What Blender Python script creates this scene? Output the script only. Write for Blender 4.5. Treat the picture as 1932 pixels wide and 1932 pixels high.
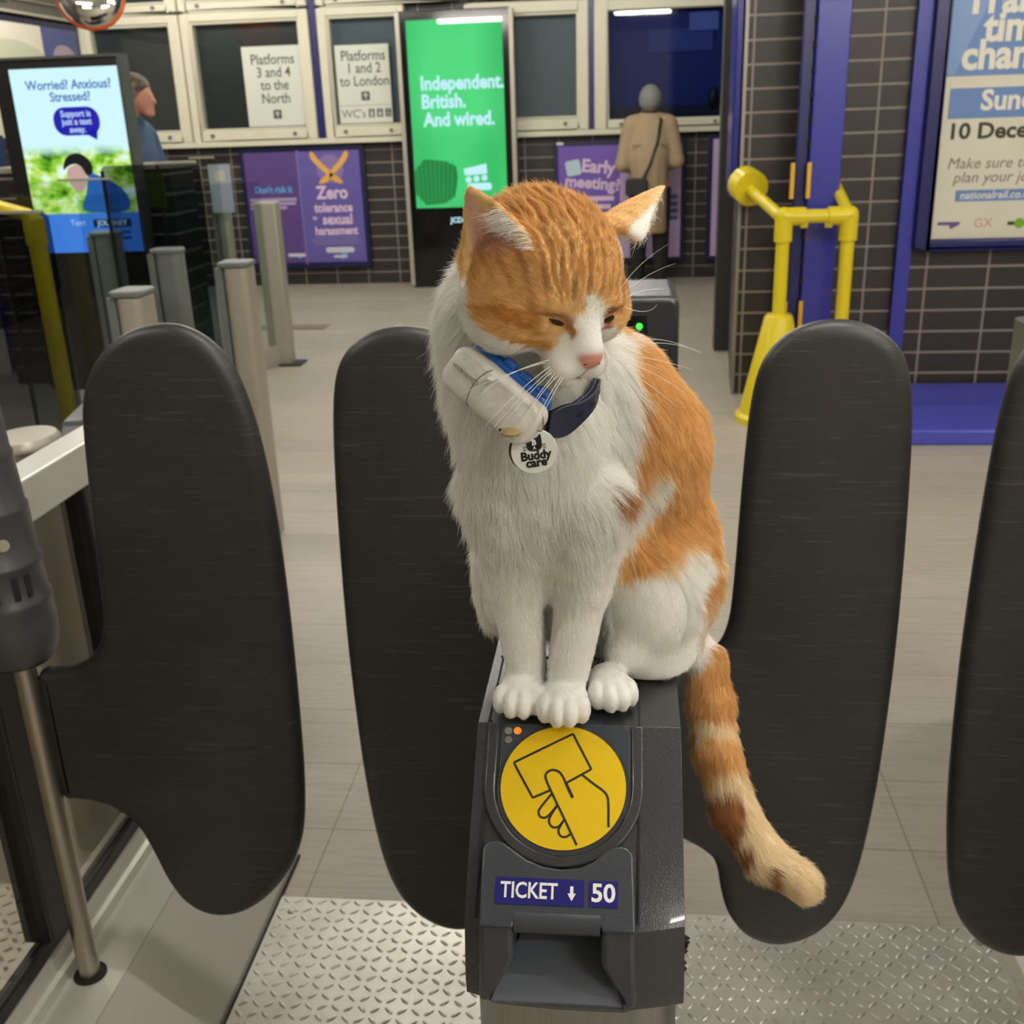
import bpy, bmesh, math, random
import numpy as np
from mathutils import Vector, Matrix

for _o in list(bpy.data.objects):
    bpy.data.objects.remove(_o)
SC = bpy.context.scene
COL = SC.collection
R = math.radians

# ------------------------------------------------------------------ camera, world, exposure
CAM_H, YAW, PITCH, ROLL = 1.42, R(6.5), R(20.4), R(2.0)
_f = Vector((-math.sin(YAW) * math.cos(PITCH), math.cos(YAW) * math.cos(PITCH), -math.sin(PITCH)))
_r0 = Vector((math.cos(YAW), math.sin(YAW), 0))
_u0 = _r0.cross(_f)
_r = _r0 * math.cos(ROLL) - _u0 * math.sin(ROLL)
_u = _u0 * math.cos(ROLL) + _r0 * math.sin(ROLL)
cam_data = bpy.data.cameras.new('camera')
cam = bpy.data.objects.new('camera', cam_data)
COL.objects.link(cam)
cam.matrix_world = Matrix(((_r.x, _u.x, -_f.x, 0), (_r.y, _u.y, -_f.y, 0), (_r.z, _u.z, -_f.z, CAM_H), (0, 0, 0, 1)))
cam_data.sensor_width = 36.0
cam_data.lens = 36.0 * 2000.0 / 1932.0
cam_data.clip_start = 0.05
cam_data.dof.use_dof = True
cam_data.dof.focus_distance = 0.70
cam_data.dof.aperture_fstop = 17.0
SC.camera = cam

world = bpy.data.worlds.new('world')
SC.world = world
world.use_nodes = True
world.node_tree.nodes['Background'].inputs[0].default_value = (0.9, 0.92, 1.0, 1)
world.node_tree.nodes['Background'].inputs[1].default_value = 0.05
SC.view_settings.view_transform = 'Standard'
SC.view_settings.look = 'None'
SC.view_settings.exposure = 0.0
SC.view_settings.gamma = 1.0
SC.view_settings.use_curve_mapping = False
SC.cycles.use_denoising = True
SC.cycles.max_bounces = 10
SC.cycles.transparent_max_bounces = 16
SC.cycles.sample_clamp_indirect = 4.0
TUBE_POWER = 108.0

# ------------------------------------------------------------------ materials
def new_mat(name):
    m = bpy.data.materials.new(name)
    m.use_nodes = True
    nt = m.node_tree
    return m, nt, nt.nodes['Principled BSDF']

def srgb(r, g, b):
    f = lambda c: (c / 255 / 12.92) if c / 255 <= 0.04045 else ((c / 255 + 0.055) / 1.055) ** 2.4
    return (f(r), f(g), f(b), 1.0)

def plain(name, rgb, rough=0.5, metal=0.0, spec=0.5, bump=0.0, bscale=800.0, emit=0.0, coat=0.0):
    m, nt, p = new_mat(name)
    c = srgb(*rgb)
    p.inputs['Base Color'].default_value = c
    p.inputs['Roughness'].default_value = rough
    p.inputs['Metallic'].default_value = metal
    p.inputs['Specular IOR Level'].default_value = spec
    p.inputs['Coat Weight'].default_value = coat
    if emit:
        p.inputs['Emission Color'].default_value = c
        p.inputs['Emission Strength'].default_value = emit
    if bump:
        tc = nt.nodes.new('ShaderNodeTexCoord')
        n = nt.nodes.new('ShaderNodeTexNoise')
        n.inputs['Scale'].default_value = bscale
        b = nt.nodes.new('ShaderNodeBump')
        b.inputs['Strength'].default_value = bump
        b.inputs['Distance'].default_value = 0.001
        nt.links.new(tc.outputs['Object'], n.inputs['Vector'])
        nt.links.new(n.outputs['Fac'], b.inputs['Height'])
        nt.links.new(b.outputs['Normal'], p.inputs['Normal'])
    return m

def ramp(nt, src, stops):
    r = nt.nodes.new('ShaderNodeValToRGB')
    e = r.color_ramp.elements
    while len(e) < len(stops):
        e.new(0.5)
    for i, (pos, col) in enumerate(stops):
        e[i].position = pos
        e[i].color = col
    nt.links.new(src, r.inputs['Fac'])
    return r.outputs['Color']

def coords(nt, scale=(1, 1, 1), loc=(0, 0, 0), rot=(0, 0, 0)):
    tc = nt.nodes.new('ShaderNodeTexCoord')
    mp = nt.nodes.new('ShaderNodeMapping')
    mp.inputs['Scale'].default_value = scale
    mp.inputs['Location'].default_value = loc
    mp.inputs['Rotation'].default_value = rot
    nt.links.new(tc.outputs['Object'], mp.inputs['Vector'])
    return mp.outputs['Vector']

def noise(nt, vec, scale, detail=4.0, rough=0.55):
    n = nt.nodes.new('ShaderNodeTexNoise')
    n.inputs['Scale'].default_value = scale
    n.inputs['Detail'].default_value = detail
    n.inputs['Roughness'].default_value = rough
    nt.links.new(vec, n.inputs['Vector'])
    return n.outputs['Fac']

def mix_col(nt, fac, a, b, mode='MIX'):
    m = nt.nodes.new('ShaderNodeMix')
    m.data_type = 'RGBA'
    m.blend_type = mode
    for sock, v in ((m.inputs[0], fac), (m.inputs[6], a), (m.inputs[7], b)):
        if isinstance(v, (int, float)):
            sock.default_value = v
        elif isinstance(v, tuple):
            sock.default_value = v
        else:
            nt.links.new(v, sock)
    return m.outputs[2]

def tile_mat(name, axes, tile=(44, 40, 38), grout=(140, 128, 121), bw=0.3, bh=0.108, mortar=0.0055):
    m, nt, p = new_mat(name)
    tc = nt.nodes.new('ShaderNodeTexCoord')
    sx = nt.nodes.new('ShaderNodeSeparateXYZ')
    cx = nt.nodes.new('ShaderNodeCombineXYZ')
    nt.links.new(tc.outputs['Object'], sx.inputs[0])
    nt.links.new(sx.outputs[axes[0]], cx.inputs[0])
    nt.links.new(sx.outputs[axes[1]], cx.inputs[1])
    b = nt.nodes.new('ShaderNodeTexBrick')
    b.offset = 0.0
    b.inputs['Scale'].default_value = 1.0
    b.inputs['Color1'].default_value = srgb(*tile)
    b.inputs['Color2'].default_value = srgb(*[c - 6 for c in tile])
    b.inputs['Mortar'].default_value = srgb(*grout)
    b.inputs['Mortar Size'].default_value = mortar
    b.inputs['Mortar Smooth'].default_value = 0.15
    b.inputs['Brick Width'].default_value = bw
    b.inputs['Row Height'].default_value = bh
    nt.links.new(cx.outputs[0], b.inputs['Vector'])
    nt.links.new(b.outputs['Color'], p.inputs['Base Color'])
    p.inputs['Roughness'].default_value = 0.45
    bp = nt.nodes.new('ShaderNodeBump')
    bp.inputs['Strength'].default_value = 0.4
    bp.inputs['Distance'].default_value = 0.002
    bp.invert = True
    nt.links.new(b.outputs['Fac'], bp.inputs['Height'])
    nt.links.new(bp.outputs['Normal'], p.inputs['Normal'])
    return m

def floor_mat():
    m, nt, p = new_mat('pale_plank_tile')
    v = coords(nt, loc=(0.62, 0.10, 0))
    b = nt.nodes.new('ShaderNodeTexBrick')
    b.offset = 0.0
    b.inputs['Scale'].default_value = 1.0
    b.inputs['Color1'].default_value = srgb(178, 171, 158)
    b.inputs['Color2'].default_value = srgb(170, 163, 150)
    b.inputs['Mortar'].default_value = srgb(140, 128, 108)
    b.inputs['Mortar Size'].default_value = 0.0018
    b.inputs['Mortar Smooth'].default_value = 0.3
    b.inputs['Brick Width'].default_value = 1.2
    b.inputs['Row Height'].default_value = 0.243
    nt.links.new(v, b.inputs['Vector'])
    s1 = noise(nt, coords(nt, scale=(1.6, 34, 1)), 2.2, 6, 0.65)
    s2 = noise(nt, coords(nt, scale=(5, 90, 1)), 2.6, 5, 0.7)
    c = mix_col(nt, 0.85, b.outputs['Color'], ramp(nt, s1, [(0.30, (0.76, 0.74, 0.71, 1)), (0.52, (1, 1, 1, 1)), (0.75, (0.93, 0.93, 0.92, 1))]), 'MULTIPLY')
    c = mix_col(nt, 0.6, c, ramp(nt, s2, [(0.35, (0.82, 0.80, 0.77, 1)), (0.5, (1, 1, 1, 1))]), 'MULTIPLY')
    nt.links.new(c, p.inputs['Base Color'])
    p.inputs['Roughness'].default_value = 0.42
    p.inputs['Specular IOR Level'].default_value = 0.45
    return m

def rubber_mat():
    m, nt, p = new_mat('scuffed_black_rubber')
    base = srgb(39, 39, 40)
    col = base
    # faint scuff strokes in three directions
    first = True
    for i, (rot, sc, thr) in enumerate(((0.08, (3, 95, 3), 0.625), (0.75, (5, 70, 5), 0.655), (-0.5, (4, 110, 4), 0.655))):
        tc = nt.nodes.new('ShaderNodeTexCoord')
        mp = nt.nodes.new('ShaderNodeMapping')
        mp.inputs['Rotation'].default_value = (0, rot, 0)
        mp.inputs['Scale'].default_value = (sc[0], sc[0], sc[1])
        mp.inputs['Location'].default_value = (i * 3.3, i * 1.7, i)
        nt.links.new(tc.outputs['Object'], mp.inputs['Vector'])
        n = noise(nt, mp.outputs['Vector'], 3.0, 3, 0.6)
        mask = ramp(nt, n, [(thr, (0, 0, 0, 1)), (thr + 0.07, (0.55, 0.55, 0.55, 1))])
        col = mix_col(nt, mask, col, srgb(84, 82, 78))
    bl = noise(nt, coords(nt, scale=(6, 6, 6)), 1.5, 5, 0.6)
    col = mix_col(nt, ramp(nt, bl, [(0.52, (0, 0, 0, 1)), (0.8, (0.45, 0.45, 0.45, 1))]), col, srgb(58, 56, 53))
    nt.links.new(col, p.inputs['Base Color'])
    p.inputs['Roughness'].default_value = 0.46
    p.inputs['Specular IOR Level'].default_value = 0.5
    return m

def steel_mat(name, rgb, rough, stretch=(1, 1, 60)):
    m, nt, p = new_mat(name)
    n = noise(nt, coords(nt, scale=stretch), 6.0, 4, 0.6)
    c = ramp(nt, n, [(0.25, srgb(*[max(0, x - 18) for x in rgb])), (0.75, srgb(*rgb))])
    nt.links.new(c, p.inputs['Base Color'])
    p.inputs['Metallic'].default_value = 1.0
    p.inputs['Roughness'].default_value = rough
    return m

def plate_mat():
    m, nt, p = new_mat('tread_plate_steel')
    n = noise(nt, coords(nt, scale=(1, 1, 1)), 5.0, 5, 0.6)
    c = ramp(nt, n, [(0.3, srgb(182, 179, 170)), (0.7, srgb(216, 213, 204))])
    r = noise(nt, coords(nt, loc=(4.1, 2.2, 0)), 2.6, 6, 0.7)
    c = mix_col(nt, ramp(nt, r, [(0.66, (0, 0, 0, 1)), (0.76, (0.75, 0.75, 0.75, 1))]), c, srgb(150, 128, 92))
    nt.links.new(c, p.inputs['Base Color'])
    p.inputs['Metallic'].default_value = 0.75
    p.inputs['Roughness'].default_value = 0.42
    return m

def glass_mat(name, tint=(1, 1, 1), alpha_mix=0.9, rough=0.02):
    """Clear sheet glass: mostly transparent with a real Fresnel reflection on top."""
    m, nt, p = new_mat(name)
    out = nt.nodes['Material Output']
    tr = nt.nodes.new('ShaderNodeBsdfTransparent')
    tr.inputs['Color'].default_value = (*tint, 1)
    gl = nt.nodes.new('ShaderNodeBsdfGlossy')
    gl.inputs['Roughness'].default_value = rough
    fr = nt.nodes.new('ShaderNodeFresnel')
    fr.inputs['IOR'].default_value = 1.5
    mx = nt.nodes.new('ShaderNodeMixShader')
    ge = nt.nodes.new('ShaderNodeNewGeometry')
    mu = nt.nodes.new('ShaderNodeMath'); mu.operation = 'MULTIPLY_ADD'
    mu.inputs[1].default_value = -1.0; mu.inputs[2].default_value = 1.0
    nt.links.new(ge.outputs['Backfacing'], mu.inputs[0])
    m2 = nt.nodes.new('ShaderNodeMath'); m2.operation = 'MULTIPLY'
    nt.links.new(fr.outputs[0], m2.inputs[0]); nt.links.new(mu.outputs[0], m2.inputs[1])
    nt.links.new(m2.outputs[0], mx.inputs[0])
    nt.links.new(tr.outputs[0], mx.inputs[1])
    nt.links.new(gl.outputs[0], mx.inputs[2])
    nt.links.new(mx.outputs[0], out.inputs['Surface'])
    return m

def screen_mat(name, rgb, strength):
    m, nt, p = new_mat(name)
    p.inputs['Base Color'].default_value = (0.01, 0.01, 0.01, 1)
    p.inputs['Roughness'].default_value = 0.08
    p.inputs['Emission Color'].default_value = srgb(*rgb)
    p.inputs['Emission Strength'].default_value = strength
    return m

M = dict(
    floor=floor_mat(),
    tile_xz=tile_mat('black_wall_tile_front', ('X', 'Z')),
    tile_yz=tile_mat('black_wall_tile_side', ('Y', 'Z')),
    rubber=rubber_mat(),
    tread=plate_mat(),
    cap=plain('charcoal_moulded_plastic', (43, 46, 51), 0.27, bump=0.3, bscale=900, spec=0.6, coat=0.25),
    cap_light=plain('slate_grey_moulded_plastic', (54, 58, 67), 0.30, bump=0.25, bscale=900, spec=0.5),
    cap_dark=plain('dark_plastic', (40, 41, 43), 0.5),
    seam=plain('black_gap', (14, 14, 15), 0.8),
    readerplate=plain('slate_reader_plate', (50, 58, 68), 0.28),
    yellow=plain('reader_yellow', (222, 186, 16), 0.35),
    ink=plain('black_ink', (24, 18, 14), 0.5),
    blue_label=plain('label_blue', (18, 18, 104), 0.35),
    white=plain('lettering_white', (236, 236, 234), 0.5),
    steel=steel_mat('brushed_stainless', (158, 158, 158), 0.30, (60, 60, 1)),
    alu=plain('satin_aluminium', (204, 202, 194), 0.36, metal=0.35),
    kerbface=plain('worn_kerb_metal', (190, 186, 176), 0.42, metal=0.3),
    pole=steel_mat('pole_steel', (186, 180, 168), 0.34, (20, 20, 1)),
    post=plain('champagne_aluminium', (176, 170, 156), 0.4, metal=0.35),
    postgrey=plain('grey_post_paint', (104, 110, 108), 0.5),
    greyp=plain('grey_housing_plastic', (62, 62, 66), 0.36, bump=0.2, bscale=700),
    black=plain('black_frame', (22, 22, 23), 0.4),
    blackgloss=plain('gloss_black', (10, 10, 11), 0.1),
    cream=plain('cream_frame_paint', (214, 210, 188), 0.42),
    board=plain('slate_notice_board', (86, 96, 108), 0.5),
    boarddark=plain('charcoal_notice_board', (40, 41, 44), 0.4),
    navy=plain('navy_paint', (23, 27, 90), 0.35),
    navydk=plain('dark_navy_paint', (20, 22, 66), 0.4),
    blue=plain('royal_blue_paint', (52, 56, 160), 0.32),
    rail_y=plain('yellow_rail_paint', (226, 205, 34), 0.35),
    cone_o=plain('orange_rim', (214, 92, 44), 0.5),
    mirror=plain('mirror_silver', (225, 225, 220), 0.03, metal=1.0),
    paper=plain('white_paper', (208, 212, 200), 0.5),
    purple=plain('poster_purple', (98, 88, 160), 0.4),
    purple2=plain('poster_deep_purple', (88, 66, 128), 0.4),
    lilac=plain('poster_lilac', (196, 172, 214), 0.4),
    pinkwhite=plain('poster_pink_white', (226, 200, 226), 0.5),
    cyan=plain('poster_cyan', (92, 166, 226), 0.5),
    gold=plain('poster_gold', (226, 172, 84), 0.5),
    greytext=plain('grey_text', (74, 80, 80), 0.5),
    palegrey=plain('pale_grey_print', (205, 205, 212), 0.5),
    sky=plain('poster_sky_blue', (104, 138, 192), 0.4),
    cream_paper=plain('poster_cream', (222, 218, 200), 0.45),
    pcream=plain('poster_cream_text', (236, 232, 216), 0.5),
    darktext=plain('dark_green_text', (44, 50, 34), 0.5),
    soft=plain('grey_olive_text', (118, 114, 98), 0.5),
    plaster=plain('plaster_cream', (206, 200, 184), 0.7),
    ceiling=plain('ceiling_white', (222, 220, 210), 0.8),
    glass=glass_mat('clear_glass', (0.88, 0.92, 0.91)),
    glassbronze=glass_mat('bronze_tinted_glass', (0.66, 0.64, 0.60)),
    glassdeep=glass_mat('deep_smoked_glass', (0.40, 0.43, 0.46)),
    glassgrey=glass_mat('smoked_glass', (0.50, 0.53, 0.56)),
    glassdk=glass_mat('dark_window_glass', (0.62, 0.68, 0.84)),
    tube=plain('lamp_diffuser', (255, 250, 241), 0.5, emit=TUBE_POWER),
)

# ------------------------------------------------------------------ mesh helpers
class MB:
    def __init__(s):
        s.v, s.f = [], []
    def add(s, vs, fs):
        b = len(s.v)
        s.v += [tuple(p) for p in vs]
        s.f += [tuple(b + i for i in f) for f in fs]
        return s
    def box(s, x0, x1, y0, y1, z0, z1):
        vs = [(x, y, z) for z in (z0, z1) for y in (y0, y1) for x in (x0, x1)]
        return s.add(vs, [(0, 2, 3, 1), (4, 5, 7, 6), (0, 1, 5, 4), (2, 6, 7, 3), (0, 4, 6, 2), (1, 3, 7, 5)])
    def tube(s, pts, rad, n=16, cap=True):
        pts = [Vector(p) for p in pts]
        rs = rad if isinstance(rad, (list, tuple)) else [rad] * len(pts)
        rings, prev = [], None
        for i, p in enumerate(pts):
            d = (pts[min(i + 1, len(pts) - 1)] - pts[max(i - 1, 0)]).normalized()
            a = prev if prev is not None else (Vector((0, 0, 1)) if abs(d.z) < 0.9 else Vector((1, 0, 0)))
            a = (a - d * a.dot(d)).normalized()
            prev = a
            b = d.cross(a)
            rings.append([p + (a * math.cos(2 * math.pi * k / n) + b * math.sin(2 * math.pi * k / n)) * rs[i] for k in range(n)])
        vs = [q for rg in rings for q in rg]
        fs = [(i * n + k, i * n + (k + 1) % n, (i + 1) * n + (k + 1) % n, (i + 1) * n + k) for i in range(len(pts) - 1) for k in range(n)]
        if cap:
            fs += [tuple(reversed(range(n))), tuple((len(pts) - 1) * n + k for k in range(n))]
        return s.add(vs, fs)
    def lathe(s, prof, cx, cy, n=32, sx=1.0, sy=1.0):
        vs = [(cx + r * sx * math.cos(2 * math.pi * k / n), cy + r * sy * math.sin(2 * math.pi * k / n), z) for r, z in prof for k in range(n)]
        fs = [(i * n + k, i * n + (k + 1) % n, (i + 1) * n + (k + 1) % n, (i + 1) * n + k) for i in range(len(prof) - 1) for k in range(n)]
        fs += [tuple(reversed(range(n))), tuple((len(prof) - 1) * n + k for k in range(n))]
        return s.add(vs, fs)
    def prism(s, poly, fr, d0, d1):
        """polygon (u,v) in the frame fr=(origin,U,V,N), from depth d0 to d1 along N"""
        o, U, V, N = fr
        n = len(poly)
        vs = [o + U * a + V * b + N * d0 for a, b in poly] + [o + U * a + V * b + N * d1 for a, b in poly]
        return s.add(vs, [tuple(reversed(range(n))), tuple(range(n, 2 * n))] + [(i, (i + 1) % n, n + (i + 1) % n, n + i) for i in range(n)])
    def ribbon(s, pts, w, fr, d0, d1, closed=False):
        pts = [Vector((a, b)) for a, b in pts]
        n = len(pts)
        L, Rr = [], []
        for i in range(n):
            if closed:
                a, b = pts[i - 1], pts[(i + 1) % n]
            else:
                a, b = pts[max(i - 1, 0)], pts[min(i + 1, n - 1)]
            t = (b - a).normalized()
            nn = Vector((-t.y, t.x)) * w / 2
            L.append(pts[i] + nn)
            Rr.append(pts[i] - nn)
        m = n if closed else n - 1
        for i in range(m):
            j = (i + 1) % n
            s.prism([L[i], Rr[i], Rr[j], L[j]], fr, d0, d1)
        return s
    def ball(s, c, r, nu=12, nv=8, rot=None):
        c = Vector(c)
        vs, fs = [], []
        for j in range(nv + 1):
            th = math.pi * j / nv
            for i in range(nu):
                ph = 2 * math.pi * i / nu
                p = Vector((r[0] * math.sin(th) * math.cos(ph), r[1] * math.sin(th) * math.sin(ph), r[2] * math.cos(th)))
                vs.append(c + (rot @ p if rot else p))
        for j in range(nv):
            for i in range(nu):
                fs.append((j * nu + i, (j + 1) * nu + i, (j + 1) * nu + (i + 1) % nu, j * nu + (i + 1) % nu))
        return s.add(vs, fs)
    def build(s, name, mat, parent=None, smooth=False, bevel=0.0, seg=2, sharp=35):
        me = bpy.data.meshes.new(name)
        me.from_pydata(s.v, [], s.f)
        bm = bmesh.new()
        bm.from_mesh(me)
        bmesh.ops.remove_doubles(bm, verts=bm.verts, dist=1e-6)
        bmesh.ops.recalc_face_normals(bm, faces=bm.faces)
        bm.to_mesh(me)
        bm.free()
        me.materials.append(mat)
        o = bpy.data.objects.new(name, me)
        COL.objects.link(o)
        if parent is not None:
            o.parent = parent
        if bevel:
            b = o.modifiers.new('bevel', 'BEVEL')
            b.width = bevel
            b.segments = seg
            b.limit_method = 'ANGLE'
            b.angle_limit = R(30)
        if smooth or bevel:
            me.shade_smooth()
            me.set_sharp_from_angle(angle=R(sharp))
        return o

def tag(o, label, cat, group=None):
    o['label'] = label
    o['category'] = cat
    if group:
        o['group'] = group
    return o

def struct(o):
    o['kind'] = 'structure'
    return o

def thing(name, label, cat, group=None):
    o = bpy.data.objects.new(name, None)
    o.empty_display_size = 0.05
    COL.objects.link(o)
    return tag(o, label, cat, group)

def part_label(o, t):
    o['label'] = t
    return o

def copy_tree(o, parent=None):
    c = o.copy()
    COL.objects.link(c)
    if parent is not None:
        c.parent = parent
    for ch in list(o.children):
        copy_tree(ch, c)
    return c

def rrect(x0, x1, y0, y1, r, n=5):
    pts = []
    for cx, cy, a0 in ((x1 - r, y1 - r, 0), (x0 + r, y1 - r, 90), (x0 + r, y0 + r, 180), (x1 - r, y0 + r, 270)):
        pts += [(cx + r * math.cos(R(a0 + 90 * k / n)), cy + r * math.sin(R(a0 + 90 * k / n))) for k in range(n + 1)]
    return pts

def circle(cx, cy, r, n=48):
    return [(cx + r * math.cos(2 * math.pi * k / n), cy + r * math.sin(2 * math.pi * k / n)) for k in range(n)]

def chaikin(p, it=3, closed=True):
    for _ in range(it):
        q = []
        n = len(p)
        rng = range(n) if closed else range(n - 1)
        if not closed:
            q.append(p[0])
        for i in rng:
            a, b = p[i], p[(i + 1) % n]
            q.append(tuple(a[k] * 0.75 + b[k] * 0.25 for k in range(len(a))))
            q.append(tuple(a[k] * 0.25 + b[k] * 0.75 for k in range(len(a))))
        if not closed:
            q.append(p[-1])
        p = q
    return p

def lettering(body, size, fr, mat, parent=None, bold=0.0, shear=0.0, align='CENTER', name='lettering', sx=1.0, depth=0.0006, off=0.0004):
    """text laid on the frame fr=(origin,U,V,N) as a thin raised mesh"""
    cu = bpy.data.curves.new(name, 'FONT')
    cu.body = body
    cu.size = size
    cu.align_x = align
    cu.align_y = 'CENTER'
    cu.offset = bold * size
    cu.shear = shear
    cu.resolution_u = 3
    cu.extrude = depth / 2
    tmp = bpy.data.objects.new(name, cu)
    COL.objects.link(tmp)
    dg = bpy.context.evaluated_depsgraph_get()
    me = bpy.data.meshes.new_from_object(tmp.evaluated_get(dg))
    bpy.data.objects.remove(tmp)
    o, U, V, N = fr
    U2, V2 = U * sx, V
    for v in me.vertices:
        c = v.co
        v.co = o + U2 * c.x + V2 * c.y + N * (c.z + off)
    me.materials.clear()
    me.materials.append(mat)
    ob = bpy.data.objects.new(name, me)
    COL.objects.link(ob)
    if parent is not None:
        ob.parent = parent
    return ob

def front(x, y, z):
    """frame of a surface that faces the camera side (-Y): U = +X, V = +Z"""
    return (Vector((x, y, z)), Vector((1, 0, 0)), Vector((0, 0, 1)), Vector((0, -1, 0)))

def shift(fr, u, v, d=0.0):
    return (fr[0] + fr[1] * u + fr[2] * v + fr[3] * d, fr[1], fr[2], fr[3])

# ------------------------------------------------------------------ structure
struct(MB().box(-5.2, 4.5, -4.0, 10.6, -0.1, 0.0).build('floor', M['floor']))
struct(MB().box(-5.2, 4.5, -4.0, 10.6, 3.0, 3.1).build('ceiling', M['ceiling']))
wb = struct(MB().box(-5.2, 4.5, 9.9, 10.1, 0, 1.285).box(-5.2, 4.5, 9.95, 10.1, 1.285, 3.0).build('wall_back', M['tile_xz']))
struct(MB().box(-5.05, -4.85, -4, 9.9, 0, 3.0).build('wall_left', M['tile_yz']))
struct(MB().box(-5.2, 4.5, -4.2, -4.0, 0, 3.0).build('wall_front', M['plaster']))
struct(MB().box(4.3, 4.5, -4.0, 5.6, 0, 3.0).build('wall_side', M['plaster']))
# tiled block on the right: front face at y=5.6, return face at x=0.565
wr = struct(MB().box(0.565, 4.5, 5.6, 5.75, 0, 3.0).build('wall_right', M['tile_xz']))
struct(MB().prism([(0.566, 5.751), (0.638, 6.70), (0.80, 6.70), (0.70, 5.751)], (Vector((0, 0, 0)), Vector((1, 0, 0)), Vector((0, 1, 0)), Vector((0, 0, 1))), 0, 3.0).build('wall_return', M['tile_yz']))
struct(MB().box(0.556, 0.572, 5.594, 5.61, 0, 3.0).build('trim_1', plain('tile_edge_trim', (150, 145, 138), 0.4, metal=0.5)))
struct(MB().box(0.552, 0.70, 6.705, 6.84, 0, 3.0).build('trim_2', plain('dark_door_post', (52, 50, 49), 0.5)))

# ceiling strip lamps (4-foot tubes across the concourse)
def ceiling_light(x, y, label, L=1.2):
    t = thing('ceiling_light', label, 'light', 'strip lights on the ceiling')
    t.location = (x, y, 3.0)
    MB().box(-L / 2 - 0.02, L / 2 + 0.02, -0.06, 0.06, -0.06, -0.001).build('housing', M['cream'], t, bevel=0.004)
    MB().tube([(-L / 2, 0, -0.09), (L / 2, 0, -0.09)], 0.026, 12).build('tube', M['tube'], t, smooth=True)
    return t
_L = [(-2.45, 0.56), (0.40, 1.20), (1.9, 0.3), (1.9, -1.2), (-0.8, 5.0), (-3.3, 4.2), (2.4, 3.2), (-2.2, 7.6), (0.0, 7.4), (-4.0, 8.3), (3.2, -2.4)]  # first two match tubes mirrored in the glass; the others are added for light
for _i, (_x, _y) in enumerate(_L):
    ceiling_light(_x, _y, 'white strip light on the ceiling of the concourse, out of the frame')
# ------------------------------------------------------------------ back wall: display cases, signs, posters
WY = 9.9
struct(MB().box(-4.84, 0.9, 9.78, 9.9, 1.255, 1.30).build('trim_3', M['cream'], bevel=0.004))       # long sill
def display_case(x0, x1, z0, z1, border, board, label, glass='glass', sill=False):
    t = thing('display_case', label, 'display case')
    yf = 9.80
    m = MB()
    bl, br, bt, bb = border
    m.box(x0, x0 + bl, yf, 9.945, z0, z1).box(x1 - br, x1, yf, 9.945, z0, z1)
    m.box(x0 + bl, x1 - br, yf, 9.945, z1 - bt, z1).box(x0 + bl, x1 - br, yf, 9.945, z0, z0 + bb)
    m.build('frame', M['cream'], t, bevel=0.012)
    i = 0.018
    m = MB()
    a, b, c, d = x0 + bl, x1 - br, z0 + bb, z1 - bt
    m.box(a, a + i, yf + 0.02, 9.94, c, d).box(b - i, b, yf + 0.02, 9.94, c, d).box(a + i, b - i, yf + 0.02, 9.94, d - i, d).box(a + i, b - i, yf + 0.02, 9.94, c, c + i)
    m.build('inner_frame', M['cream'], t, bevel=0.004)
    MB().box(a + i, b - i, 9.92, 9.94, c + i, d - i).build('back_board', board, t)
    MB().box(a + i, b - i, 9.865, 9.871, c + i, d - i).build('glass_pane', M[glass], t)
    for sx in (a + 0.1, b - 0.12):
        MB().tube([(sx, yf - 0.012, z0 + bb * 0.55), (sx, yf + 0.01, z0 + bb * 0.55)], 0.018, 12).build('lock', M['postgrey'], t)
    return t
B4 = (0.085, 0.085, 0.07, 0.092)
display_case(-4.83, -3.90, 1.30, 2.355, B4, M['boarddark'], 'cream framed display case with an empty charcoal board behind the man in the blue jacket')
display_case(-3.89, -2.74, 1.30, 2.355, B4, M['boarddark'], 'cream framed display case with a charcoal board holding the Platforms 3 and 4 sign')
display_case(-2.665, -1.90, 1.30, 2.355, (0.085, 0.05, 0.07, 0.092), M['board'], 'cream framed display case with a slate board holding the Platforms 1 and 2 sign')
display_case(-1.38, -0.327, 1.30, 2.33, (0.085, 0.085, 0.09, 0.10), M['board'], 'cream framed display case with an empty slate grey board right of the green screen')
# upper row (bottom of it shows at the top of the photo)
for _x0, _x1, _l in ((-4.83, -3.90, 'upper cream display case above the empty charcoal board'), (-3.89, -2.74, 'upper cream display case above the Platforms 3 and 4 case'), (-2.665, -1.42, 'upper cream display case left of the top of the green screen'), (-1.38, -0.327, 'upper cream display case above the empty slate grey board')):
    display_case(_x0, _x1, 2.375, 2.95, (0.085, 0.085, 0.07, 0.07), M['boarddark'], _l)
for _x in (-2.70, -0.303):
    struct(MB().box(_x - 0.03, _x + 0.03, 9.82, 9.95, 1.30, 2.95).build('trim_%d' % (4 if _x < -1 else 5), M['navy']))
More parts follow.
